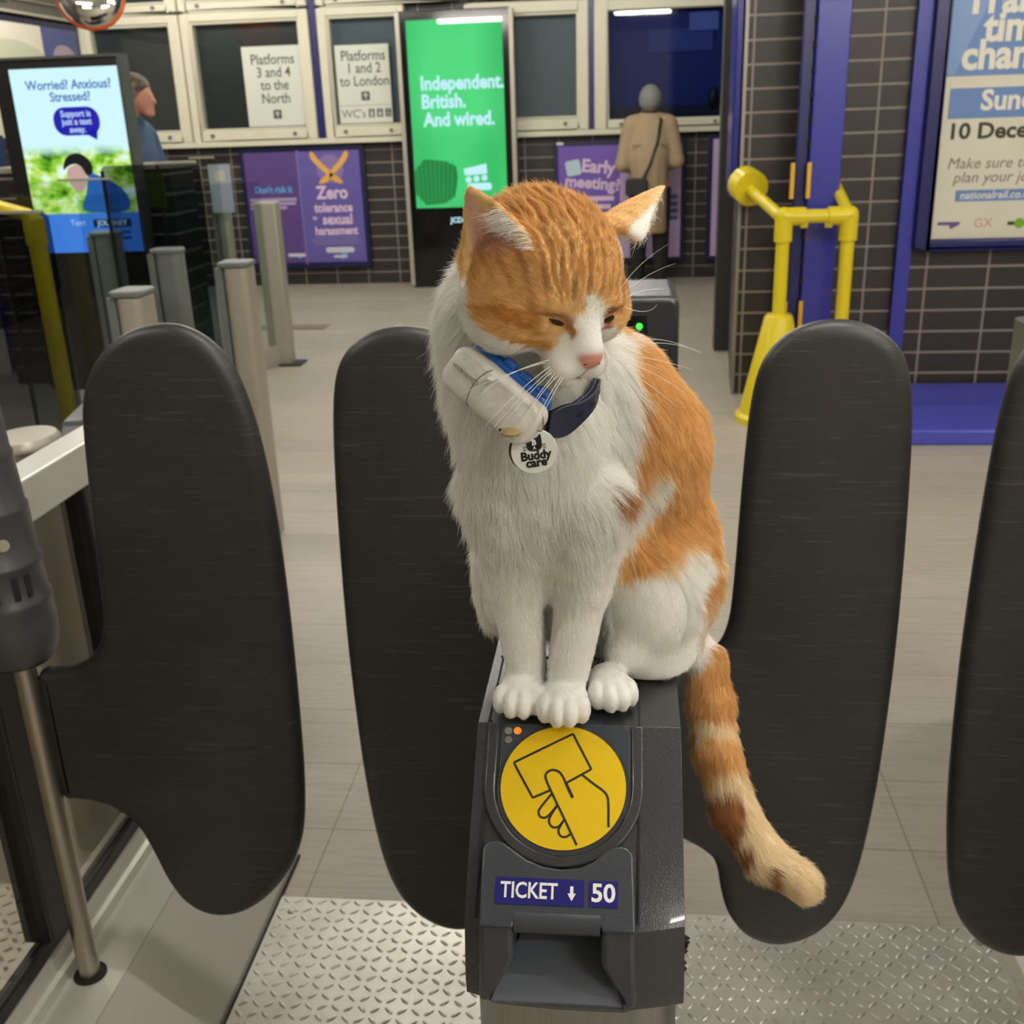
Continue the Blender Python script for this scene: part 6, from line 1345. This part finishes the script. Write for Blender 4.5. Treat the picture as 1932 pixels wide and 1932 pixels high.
CLS = {0: (250, 249, 245), 1: (238, 198, 140), 2: (214, 160, 94), 3: (244, 228, 196), 4: (226, 182, 164), 5: (206, 142, 134), 6: (180, 130, 86)}
SD = np.concatenate([np.array(v, np.float32).reshape(-1, 3) for v in COAT.values()]) / 1000
SK = np.concatenate([np.full(len(v), k) for k, v in COAT.items()])
PAL = np.array([srgb(*CLS[k])[:3] for k in range(7)], np.float32)
def sines(P, f, seed, n=5):
    rg = np.random.default_rng(seed)
    s = np.zeros(len(P), np.float32)
    for _ in range(n):
        k = rg.normal(size=3); k = k / np.linalg.norm(k) * f * (0.6 + 0.8 * rg.random())
        s += np.sin(P @ k.astype(np.float32) + rg.random() * 6.28)
    return s / math.sqrt(n)
def coat_of(P, rnd=None):
    P = P.astype(np.float32)
    W = np.zeros((len(P), 7), np.float32)
    for i in range(0, len(P), 20000):
        q = P[i:i + 20000]
        d2 = ((q ** 2).sum(1)[:, None] + (SD ** 2).sum(1)[None] - 2 * q @ SD.T)
        nn = np.argpartition(d2, 4, axis=1)[:, :4]
        dd = np.take_along_axis(d2, nn, 1)
        w = 1 / (np.maximum(dd, 0) + 1e-6) ** 1.5
        for k in range(4):
            np.add.at(W, (np.arange(i, i + len(q)), SK[nn[:, k]]), w[:, k])
    W /= W.sum(1, keepdims=True)
    if rnd is not None:
        c = np.cumsum(W, 1)
        k = (rnd[:, None] > c).sum(1).clip(0, 6)
        col = PAL[k].copy(); ging = ((k == 1) | (k == 2)).astype(np.float32)
    else:
        col = W @ PAL; ging = W[:, 1] + W[:, 2]
    # tabby striping of the ginger parts
    L = (P - HC.astype(np.float32)) @ HM.astype(np.float32)
    hd = np.linalg.norm(L, axis=1)
    m = np.clip((0.085 - hd) / 0.02, 0, 1) * np.clip((L[:, 2] - 0.004) / 0.012, 0, 1)
    u = L[:, 0] / (0.75 + 5.5 * np.clip(L[:, 2] - 0.01, 0, 0.06))
    st = np.sin(u * 2 * math.pi / 0.0105 + 0.9 * sines(P, 70, 3) + 0.5 * sines(P, 260, 4)) 
    dark = m * np.clip(st * 1.3 - 0.15, 0, 1) * 0.62
    mc = np.clip((0.085 - hd) / 0.02, 0, 1) * (1 - m)
    dark += mc * np.clip(sines(P, 230, 5) * 0.7 - 0.1, 0, 1) * 0.40
    body = 1 - np.clip((0.10 - hd) / 0.02, 0, 1)
    dark += body * np.clip(np.sin(P[:, 2] * 2 * math.pi / 0.055 + P[:, 1] * 40 + 0.9 * sines(P, 40, 8)) * 0.8 - 0.3, 0, 1) * 0.35
    tl_ = np.clip((0.004 - tailf(P)) / 0.004, 0, 1) * (P[:, 0] > 0.046)
    dark += tl_ * np.clip(0.35 + 0.5 * sines(P, 160, 14), 0, 1) * 0.55
    dark = (dark * ging)[:, None]
    col = col * (1 - dark) + col * np.array([0.64, 0.52, 0.38], np.float32) * dark
    # nose leather and skin
    nose = np.exp(-(((L - np.array([0, 0.0720, -0.0155], np.float32)) / np.stack([0.0088 * np.clip(1.05 + (L[:, 2] + 0.0155) / 0.0105, 0.25, 1.25), np.full(len(L), 0.0068), np.full(len(L), 0.0066)], 1)) ** 2).sum(1) ** 2)
    nose = np.clip(nose * 1.6, 0, 1)[:, None]
    mz = -0.0345 - 0.0035 * np.clip(np.abs(L[:, 0]) / 0.012, 0, 1.6) ** 1.5
    mo = np.exp(-((L[:, 2] - mz) / 0.0011) ** 2) * (np.abs(L[:, 0]) < 0.021) * (L[:, 1] > 0.046)
    mo = (mo + np.exp(-(L[:, 0] / 0.0009) ** 2) * (L[:, 1] > 0.055) * (L[:, 2] < -0.021) * (L[:, 2] > -0.034)).clip(0, 1)[:, None] * 0.75
    col = col * (1 - mo) + PAL[5] * 0.55 * mo
    if rnd is None:
        col = col * 0.86
        col = col * (1 - nose) + PAL[5] * nose
    return col.clip(0, 1), L, hd, nose[:, 0]
def set_coat(o):
    n = len(o.data.vertices)
    v = np.empty(n * 3, np.float32); o.data.vertices.foreach_get('co', v)
    col, L, hd, nose = coat_of(v.reshape(-1, 3))
    a = o.data.attributes.new('coat', 'FLOAT_COLOR', 'POINT')
    a.data.foreach_set('color', np.concatenate([col, np.ones((n, 1), np.float32)], 1).astype(np.float32).ravel())
set_coat(cat)

# line of the collar round the neck
def ring_pts(n=72):
    ctl = [(-0.1130, 0.724, 1.268), (-0.0950, 0.6915, 1.2475), (-0.0640, 0.6850, 1.2315), (-0.0440, 0.6925, 1.2300), (-0.0265, 0.7160, 1.2395), (-0.030, 0.755, 1.256), (-0.052, 0.788, 1.272), (-0.090, 0.785, 1.284), (-0.110, 0.755, 1.280)]
    m = len(ctl); out = []
    for i in range(n):
        x = i / n * m; k = int(x); t = x - k
        p = [Vector(ctl[(k + j - 1) % m]) for j in range(4)]
        out.append(0.5 * ((2 * p[1]) + (p[2] - p[0]) * t + (2 * p[0] - 5 * p[1] + 4 * p[2] - p[3]) * t * t + (3 * p[1] - p[0] - 3 * p[2] + p[3]) * t ** 3))
    return out
RP = ring_pts()
rc = sum(RP, Vector()) / len(RP)
axis = Vector(nz(HC + np.array([0, 0.01, 0.01]) - np.array([-0.072, 0.745, 1.19])))
# fur
def grow_fur(n_hair):
    me = cat.data
    me.calc_loop_triangles()
    nv = len(me.vertices)
    V = np.empty(nv * 3, np.float32); me.vertices.foreach_get('co', V); V = V.reshape(-1, 3)
    NV = np.empty(nv * 3, np.float32); me.vertices.foreach_get('normal', NV); NV = NV.reshape(-1, 3)
    T = np.empty(len(me.loop_triangles) * 3, np.int32); me.loop_triangles.foreach_get('vertices', T); T = T.reshape(-1, 3)
    A = V[T]
    ar = np.linalg.norm(np.cross(A[:, 1] - A[:, 0], A[:, 2] - A[:, 0]), axis=1) / 2
    cen = A.mean(1)
    Lc = (cen - HC.astype(np.float32)) @ HM.astype(np.float32)
    w = ar * np.where(np.linalg.norm(Lc, axis=1) < 0.095, 2.6, 1.0)
    w *= np.where(NV[T[:, 0]] @ np.array([0, -1, 0.3], np.float32) > -0.35, 1.0, 0.35)
    w *= np.where((cen[:, 2] < TOP + 0.0035) & (tailf(cen.astype(np.float32)) > 0.003), 0.0, 1.0)
    rg = np.random.default_rng(11)
    t = rg.choice(len(T), n_hair, p=w / w.sum())
    b = rg.random((n_hair, 2)).astype(np.float32); s = b.sum(1) > 1; b[s] = 1 - b[s]
    w3 = np.stack([1 - b.sum(1), b[:, 0], b[:, 1]], 1)[:, :, None]
    P = (V[T[t]] * w3).sum(1)
    N = (NV[T[t]] * w3).sum(1); N /= np.linalg.norm(N, axis=1, keepdims=True) + 1e-9
    col, L, hd, nose = coat_of(P, rg.random(n_hair))
    f32 = lambda a: np.asarray(a, np.float32)
    dB, dH, dR, dLe, dT = bodyf(P), headf(P), earR(P), earL(P), tailf(P)
    D = np.stack([dB, dH, dR, dLe, dT], 1)
    reg = D.argmin(1)
    hdm = f32(HM)
    # flow directions
    down = np.tile(f32([0, 0.0, -1]), (n_hair, 1))
    flow = down + f32([0.10, 0.35, 0]) * (P[:, 1:2] > 0.77)
    side = np.clip((P[:, 0:1] + 0.09) / 0.05, -1, 1)
    flow[:, 0] += np.where(P[:, 1] < 0.775, side[:, 0] * 0.30, 0)
    nosep = f32(hl(0, 0.078, -0.016))
    hf = P - nosep; hf /= np.linalg.norm(hf, axis=1, keepdims=True)
    chin = L[:, 2] < -0.03
    hf = np.where(chin[:, None], hf + f32([0, 0, -0.4]), hf)
    wh = np.clip((dB - dH) / 0.012 * 0.5 + 0.5, 0, 1)[:, None]
    flow = flow * (1 - wh) + hf * wh
    for ri, (eb, eA, eL, ew) in ((2, earR_i), (3, earL_i)):
        mk = reg == ri
        flow[mk] = f32(eA)[:, 2] + 0.15 * f32(eA)[:, 0] * np.sign(((P[mk] - f32(eb)) @ f32(eA))[:, 0:1])
    tp = f32(tailp)
    mk = reg == 4
    if mk.any():
        dd = ((P[mk][:, None] - (tp[None, :-1] + tp[None, 1:]) / 2) ** 2).sum(2).argmin(1)
        sg = tp[1:] - tp[:-1]; sg /= np.linalg.norm(sg, axis=1, keepdims=True)
        flow[mk] = sg[dd]
    paw = (reg == 0) & (P[:, 2] < 1.012)
    flow[paw] = f32([0, -0.8, -0.5])
    flow -= N * (flow * N).sum(1, keepdims=True)
    flow /= np.linalg.norm(flow, axis=1, keepdims=True) + 1e-6
    # lengths
    ln = np.full(n_hair, 0.0135, np.float32)
    chest = (reg == 0) & (P[:, 1] < 0.775) & (P[:, 2] > 1.09)
    ln[chest] = 0.0200
    legs = (reg == 0) & (P[:, 1] < 0.765) & (P[:, 2] <= 1.13)
    k = np.clip((P[:, 2] - 1.06) / 0.07, 0, 1)
    ln = np.where(legs, 0.0042 + 0.011 * k, ln)
    ln[(reg == 0) & (P[:, 2] < 1.03) & (P[:, 1] < 0.80)] = 0.0042
    ln[paw & (P[:, 1] < 0.765)] = 0.0026
    nd = np.linalg.norm(P - nosep, axis=1)
    hl_ = np.interp(nd, [0.006, 0.018, 0.035, 0.06, 0.085, 0.11], [0.0009, 0.0019, 0.0031, 0.0044, 0.0062, 0.011])
    hl_ = np.where((L[:, 2] < -0.012) & (L[:, 1] < 0.035), hl_ * 1.35, hl_)
    ln = ln * (1 - wh[:, 0]) + hl_ * wh[:, 0]
    ln[reg == 4] = 0.0105
    lift = np.full(n_hair, 0.34, np.float32)
    lift = np.where(wh[:, 0] > 0.5, 0.30, lift)
    jit = np.full(n_hair, 0.20, np.float32)
    keep = nose < 0.35
    # ears: short on the back, sparse inside with long pale tufts along the front edge
    for ri, (eb, eA, eL, ew) in ((2, earR_i), (3, earL_i)):
        mk = reg == ri
        q = (P - f32(eb)) @ f32(eA)
        inn = mk & ((N @ f32(eA)[:, 1]) > 0.15)
        ln[mk] = 0.0030
        ln[inn] = 0.0022
        keep &= ~(inn & (rg.random(n_hair) > 0.35))
        tsgn = -1.0 if ri == 2 else 1.0
        tuft = inn & (q[:, 2] < eL * (0.62 if ri == 2 else 0.8)) & (q[:, 0] * (1.0 if ri == 2 else -1.0) > ew * (0.22 if ri == 2 else 0.02)) & (rg.random(n_hair) < 0.75)
        ln[tuft] = 0.0065 + 0.0075 * rg.random(tuft.sum())
        flow[tuft] = f32(eA)[:, 0] * (-1.0 if ri == 2 else 1.0) * 0.9 + f32(eA)[:, 2] * 0.45
        lift[tuft] = 0.55
        col[tuft] = PAL[0] * 0.97
        keep |= tuft
    # the coat lies flat under the collar
    rpn = f32([list(p) for p in RP[7:36]])
    for i0 in range(0, n_hair, 20000):
        dr = ((P[i0:i0 + 20000, None] - rpn[None]) ** 2).sum(2).min(1)
        ln[i0:i0 + 20000] *= np.clip((np.sqrt(dr) - 0.008) / 0.012, 0.18, 1)
    # eyelid slits stay bare
    for sx, ex in ((1, 0.0195), (-1, -0.0225)):
        e = (L - f32([ex, 0.049, 0.0005])) / f32([0.0068, 0.02, 0.0017])
        keep &= (e ** 2).sum(1) > 1
    ln *= (0.72 + 0.5 * rg.random(n_hair)).astype(np.float32)
    # clumped wander
    cl = np.stack([sines(P, 420, 21 + i, 6) for i in range(3)], 1) * 0.16 + np.stack([sines(P, 130, 31 + i, 5) for i in range(3)], 1) * 0.16
    amp = np.where(reg == 0, 1.0, 0.7)[:, None] * np.where(ln[:, None] < 0.005, 0.5, 1.0)
    rj = rg.normal(size=(n_hair, 3)).astype(np.float32) * jit[:, None] * 0.55
    d0 = flow + N * (lift[:, None] * 1.5) + cl * amp * 0.6 + rj
    d0 /= np.linalg.norm(d0, axis=1, keepdims=True)
    d1 = flow + N * (lift[:, None] * 0.55) + cl * amp + rj * 1.2 + f32([0, 0, -0.10])
    d1 /= np.linalg.norm(d1, axis=1, keepdims=True)
    d2 = flow + N * (lift[:, None] * 0.1) + cl * amp * 1.5 + rj * 1.4 + f32([0, 0, -0.18])
    d2 /= np.linalg.norm(d2, axis=1, keepdims=True)
    l3 = (ln / 3)[:, None]
    p0 = P - N * 0.0004
    p1 = p0 + d0 * l3; p2 = p1 + d1 * l3; p3 = p2 + d2 * l3
    for p_ in (p1, p2, p3):
        low = (p_[:, 2] < TOP - 0.0006) & (reg != 4)
        p_[low, 2] = TOP - 0.0006 + 0.0008 * rg.random(low.sum())
    pts = np.stack([p0, p1, p2, p3], 1)[keep]
    col = col[keep]
    n = len(pts)
    tone = 1 + 0.06 * sines(P[keep], 700, 51, 6) + 0.20 * (rg.random(n) - 0.5)
    gi = (col[:, 2] < 0.55).astype(np.float32)
    col = (col * (1 + (tone - 1) * (0.45 + 0.9 * gi))[:, None]).clip(0, 0.97)
    hc = bpy.data.hair_curves.new('fur')
    hc.add_curves([4] * n)
    hc.attributes['position'].data.foreach_set('vector', pts.astype(np.float32).ravel())
    ra = hc.attributes.get('radius') or hc.attributes.new('radius', 'FLOAT', 'POINT')
    thick = np.where(ln[keep] > 0.008, 0.000105, 0.000085)[:, None] * np.array([1.0, 0.9, 0.7, 0.25])[None]
    ra.data.foreach_set('value', thick.astype(np.float32).ravel())
    ca = hc.attributes.new('coat', 'FLOAT_COLOR', 'CURVE')
    ca.data.foreach_set('color', np.concatenate([col, np.ones((n, 1))], 1).astype(np.float32).ravel())
    fm, fnt, fp_ = new_mat('cat_fur')
    at2 = fnt.nodes.new('ShaderNodeAttribute'); at2.attribute_name = 'coat'
    out = fnt.nodes['Material Output']
    df = fnt.nodes.new('ShaderNodeBsdfDiffuse'); tl = fnt.nodes.new('ShaderNodeBsdfTranslucent'); mx = fnt.nodes.new('ShaderNodeMixShader')
    mx.inputs[0].default_value = 0.42
    fnt.links.new(at2.outputs['Color'], df.inputs['Color']); fnt.links.new(at2.outputs['Color'], tl.inputs['Color'])
    fnt.links.new(df.outputs[0], mx.inputs[1]); fnt.links.new(tl.outputs[0], mx.inputs[2])
    fnt.links.new(mx.outputs[0], out.inputs['Surface'])
    hc.materials.append(fm)
    o = bpy.data.objects.new('fur', hc)
    COL.objects.link(o)
    o.parent = cat
    return o
grow_fur(230000)

# eyes: nearly closed lids with a dark slit
def surf(o, px, py):
    return None
eye_m = plain('dark_eye', (34, 20, 14), 0.6, spec=0.15)
lid_m = plain('eyelid_skin', (104, 66, 48), 0.9, spec=0.05)
for sx in (-1, 1):
    MB().ball(hl(0.0052 * sx, 0.0725, -0.0165), (0.0012, 0.0009, 0.0006), 10, 6, Matrix(HM.tolist()) @ Matrix.Rotation(R(25 * sx), 3, 'Y')).build('nostril', plain('nostril_dark', (92, 48, 46), 0.6), cat, smooth=True)
for s, ex, nm in ((1, 0.0195, 'right'), (-1, -0.0225, 'left')):
    c = hl(ex, 0.0478, 0.0)
    rot = Matrix(HM.tolist()) @ Matrix.Rotation(R(-10 * s), 3, 'Y') @ Matrix.Rotation(R(-24 * s), 3, 'Z')
    e = MB().ball(c, (0.0062 if s > 0 else 0.0048, 0.0034, 0.0009), 20, 12, rot).build('eye', eye_m, cat, smooth=True)
    MB().ball(c + HM @ np.array([0.0, -0.0003, -0.0013]), (0.0068 if s > 0 else 0.005, 0.0032, 0.0010), 20, 10, rot).build('eyelid', lid_m, e, smooth=True)

# whiskers
wm = plain('whisker_white', (244, 242, 234), 0.35)
def whisker(root, mid, tip, r0=0.00030):
    pts = []
    a, b, c = (np.asarray(q, float) for q in (root, mid, tip))
    for i in range(13):
        t = i / 12
        pts.append((1 - t) ** 2 * a + 2 * t * (1 - t) * b + t * t * c)
    MB().tube(pts, [r0 * (1 - 0.75 * i / 12) for i in range(13)], 6).build('whisker', wm, cat, smooth=True)
for r_, m_, t_ in (
    ((1040, 678), (950, 700), (900, 752)), ((1030, 684), (960, 700), (868, 745)), ((1048, 690), (985, 740), (912, 830)), ((1050, 694), (1000, 735), (940, 812)),
    ((1054, 698), (1005, 750), (968, 828)), ((1058, 702), (1015, 745), (985, 800)), ((1062, 706), (1030, 750), (1005, 812)), ((1066, 708), (1040, 745), (1022, 790)), ((1045, 686), (975, 735), (908, 812))):
    whisker(pt(*r_, 0.657), pt(*m_, 0.640), pt(*t_, 0.635))
for r_, m_, t_ in (
    ((1150, 655), (1235, 618), (1324, 668)), ((1152, 660), (1245, 632), (1322, 664)), ((1155, 668), (1230, 672), (1308, 698)), ((1155, 676), (1220, 690), (1290, 740)),
    ((1152, 684), (1215, 712), (1278, 768)), ((1148, 690), (1195, 720), (1240, 790)), ((1158, 672), (1225, 685), (1250, 700))):
    whisker(pt(*r_, 0.672), pt(*m_, 0.680), pt(*t_, 0.690), 0.00026)
for r_, m_, t_ in (((1165, 555), (1195, 500), (1262, 460)), ((1172, 560), (1215, 515), (1275, 497)), ((1180, 580), (1225, 598), (1240, 574)), ((1170, 570), (1200, 545), (1250, 545))):
    whisker(pt(*r_, 0.690), pt(*m_, 0.690), pt(*t_, 0.695), 0.00022)

# collar, tracker and tag
strap_m = plain('collar_navy', (34, 40, 66), 0.45)
blue_m = plain('collar_blue', (30, 92, 176), 0.32)
trk_m, tnt, tpn = new_mat('tracker_white')
_v = coords(tnt)
_d = ramp(tnt, noise(tnt, coords(tnt, scale=(45, 45, 45)), 1.0, 5, 0.65), [(0.45, srgb(226, 225, 222)), (0.75, srgb(190, 184, 174))])
tnt.links.new(_d, tpn.inputs['Base Color'])
tpn.inputs['Roughness'].default_value = 0.32
def band(i0, i1, hw, th, lift, name, mat, parent, closed=False, wob=None):
    idx = list(range(i0, i1 + (0 if closed else 1)))
    vs = []
    n = len(RP)
    for q, i in enumerate(idx):
        p = RP[i % n]; tn = (RP[(i + 1) % n] - RP[(i - 1) % n]).normalized()
        up = (axis - tn * axis.dot(tn)).normalized()
        out = tn.cross(up); out = out if out.dot(p - rc) > 0 else -out
        h = hw * (wob(q / max(1, len(idx) - 1)) if wob else 1.0)
        for a, b in ((-h, 0), (-h, th), (h, th), (h, 0)):
            vs.append(p + up * a + out * (b + lift))
    m = len(idx)
    fs = [(k * 4 + j, k * 4 + (j + 1) % 4, ((k + 1) % m) * 4 + (j + 1) % 4, ((k + 1) % m) * 4 + j) for k in range(m if closed else m - 1) for j in range(4)]
    if not closed:
        fs += [(3, 2, 1, 0), tuple((m - 1) * 4 + j for j in range(4))]
    return MB().add(vs, fs).build(name, mat, parent, bevel=0.0009, seg=2)
collar = band(0, 72, 0.0085, 0.0028, 0.002, 'collar', strap_m, cat, closed=True)
band(20, 34, 0.0100, 0.003, 0.0048, 'collar_tab', strap_m, collar, wob=lambda t: 0.72 + 0.5 * math.exp(-((t - 0.25) / 0.28) ** 2))
m = MB()
for i in (27, 30, 33):
    p = RP[i]; tn = (RP[i + 1] - RP[i - 1]).normalized(); up = (axis - tn * axis.dot(tn)).normalized(); out = tn.cross(up); out = out if out.dot(p - rc) > 0 else -out
    m.prism(rrect(-0.0026, 0.0026, -0.0012, 0.0012, 0.0011, 3), (p, tn, up, out), 0.0080, 0.0082)
m.build('collar_holes', M['seam'], collar)
# tracker: long rounded white case strapped along the collar
TA, TB = Vector(pt(862, 690, 0.667)), Vector(pt(993, 803, 0.645))
tU = (TB - TA).normalized()
view = (Vector((0, 0, CAM_H)) - (TA + TB) / 2).normalized()
tN = view + Vector((-0.20, 0, -0.16)); tN = (tN - tU * tN.dot(tU)).normalized()
tV = tN.cross(tU)
if tV.z < 0: tV = -tV
tc_ = (TA + TB) / 2
TL = 0.0735; TW = 0.0300
def slab_case(name, mat, L, Wd, d0, d1, sag, parent, inset=0.0, off=0.0, voff=0.0):
    nseg = 18
    rings = []
    out = rrect(-L / 2, L / 2, -Wd / 2, Wd / 2, Wd * 0.29, 8)
    prof = [(0.0, d0), (0.0, d1 - 0.0035), (0.0012, d1 - 0.0012), (0.0035, d1)]
    vs = []
    for ins, d in prof:
        for a, b in rrect(-L / 2 + ins, L / 2 - ins, -Wd / 2 + ins, Wd / 2 - ins, max(0.0005, Wd * 0.29 - ins), 8):
            q = tc_ + tU * (a + off) + tV * (b + voff) + tN * (d - sag * (a / (L / 2)) ** 2)
            vs.append(q)
    n = len(out)
    fs = [(k * n + i, k * n + (i + 1) % n, (k + 1) * n + (i + 1) % n, (k + 1) * n + i) for k in range(len(prof) - 1) for i in range(n)]
    # cap the top with strips so that it follows the curve
    top = [(len(prof) - 1) * n + i for i in range(n)]
    fs.append(tuple(top)); fs.append(tuple(reversed(range(n))))
    return MB().add(vs, fs).build(name, mat, parent, smooth=True, sharp=50)
trk = slab_case('tracker', trk_m, TL, TW, -0.008, 0.0075, 0.004, collar)
part_label(trk, 'dirty white plastic tracker case')
m = MB()
pts = [tc_ + tU * (-0.0115 + (0.004 * (abs(b) / 0.0145) ** 2)) + tV * b + tN * (0.0076 - 0.0004 - (0.0035 if abs(b) > 0.0125 else 0)) for b in np.linspace(-0.0143, 0.0143, 15)]
m.tube(pts, 0.00035, 6)
m.build('case_joint', plain('joint_grey', (96, 92, 88), 0.6), trk)
MB().ball(tc_ + tU * -0.0045 + tV * 0.0095 + tN * 0.0068, (0.0030, 0.0030, 0.0018), 14, 8).build('button', trk_m, trk, smooth=True)
MB().ball(tc_ + tU * 0.0265 + tV * -0.0085 + tN * 0.0048, (0.007, 0.007, 0.0028), 16, 8).build('mud_stain', plain('mud', (166, 144, 98), 0.8), trk, smooth=True)
MB().ball(tc_ + tU * 0.0200 + tV * -0.0118 + tN * 0.0058, (0.0011, 0.0011, 0.0011), 10, 6).build('dark_speck', M['seam'], trk, smooth=True)
tfr = (tc_, tU, tV, tN)
lettering('weenect', 0.0050, shift(tfr, -0.0225, 0.0015, 0.0062), plain('embossed_grey', (128, 120, 110), 0.6), trk, bold=0.0, depth=0.0004, off=0.0002)
MB().ribbon(circle(-0.0118 - 0.0, 0.0012, 0.0019, 16), 0.0006, shift(tfr, 0, 0, 0.0066), 0.0, 0.0004, closed=True).build('embossed_ring', plain('embossed_grey_ring', (160, 154, 146), 0.6), trk)
slab_case('tracker_mount', blue_m, TL * 0.90, TW * 0.86, -0.017, -0.0081, 0.004, collar, off=-0.002, voff=0.0068)
for k in range(4):
    bfr = (tc_ + tU * (-0.021 + 0.0145 * k) + tV * 0.0185 + tN * -0.0205, tU, tN, tV)
    MB().prism(rrect(-0.0048, 0.0048, 0.0, 0.0095, 0.0022, 4), bfr, 0, 0.0042).build('mount_rib', blue_m, collar, bevel=0.0012, seg=2)
# split ring and tag
tgc = Vector(pt(1008, 851, 0.655))
gN = (Vector((0, 0, CAM_H)) - tgc).normalized() + Vector((0.10, 0, -0.35)); gN.normalize()
gU = Vector((1, 0, 0)) * math.cos(R(3)) + Vector((0, 0, 1)) * math.sin(R(5)); gU = (gU - gN * gU.dot(gN)).normalized()
gV = gN.cross(gU)
gfr = (tgc, gU, gV, gN)
back = MB().prism(circle(-0.0012, 0.0003, 0.0152, 48), gfr, -0.0032, -0.0009).build('tag_back', plain('tag_brown', (70, 44, 30), 0.5), collar, bevel=0.0004)
tag_o = MB().prism(circle(0, 0, 0.0152, 56), gfr, -0.0008, 0.0010).build('name_tag', plain('tag_white', (226, 228, 228), 0.25), collar, bevel=0.0004)
lettering('Buddy', 0.0083, shift(gfr, 0.0006, -0.0028, 0.0011), M['seam'], tag_o, bold=0.04, depth=0.0002, off=0.0001, sx=0.95)
lettering('care', 0.0083, shift(gfr, 0.0004, -0.0078, 0.0011), M['seam'], tag_o, bold=0.04, depth=0.0002, off=0.0001, sx=0.95)
ff = shift(gfr, 0.0003, 0.0052, 0.0011)
m = MB().prism(chaikin([(-0.0052, 0.002), (-0.0050, -0.003), (-0.0025, -0.0048), (0.0025, -0.0048), (0.0050, -0.003), (0.0052, 0.002), (0.0048, 0.0072), (0.0022, 0.0040), (-0.0022, 0.0040), (-0.0048, 0.0072)], 1), ff, 0, 0.0002)
for sx in (-1, 1):
    for k in range(3):
        m.ribbon([(sx * 0.0053, -0.0012 - 0.0011 * k), (sx * 0.0075, -0.0008 - 0.0014 * k)], 0.00035, ff, 0, 0.0002)
m.build('cat_face_mark', M['seam'], tag_o)
lettering('B', 0.0052, shift(ff, 0, 0.0010, 0.0002), M['white'], tag_o, bold=0.04, depth=0.0001, off=0.0001)
MB().prism(circle(0, -0.0022, 0.0006, 10), ff, 0.0002, 0.0003).ribbon([(-0.0012, -0.0036), (0, -0.0030), (0.0012, -0.0036)], 0.0003, ff, 0.0002, 0.0003).build('mark_muzzle', M['white'], tag_o)
rp = [Vector(pt(1014, 790, 0.648)) + gV * (0.0085 * math.cos(t)) + (gN * 0.6 + gU * 0.5).normalized() * (0.005 * math.sin(t)) for t in np.linspace(0, 2 * math.pi, 29)]
MB().tube(rp, 0.00055, 8, cap=False).build('split_ring', plain('brass_ring', (190, 176, 130), 0.25, metal=1.0), collar, smooth=True)
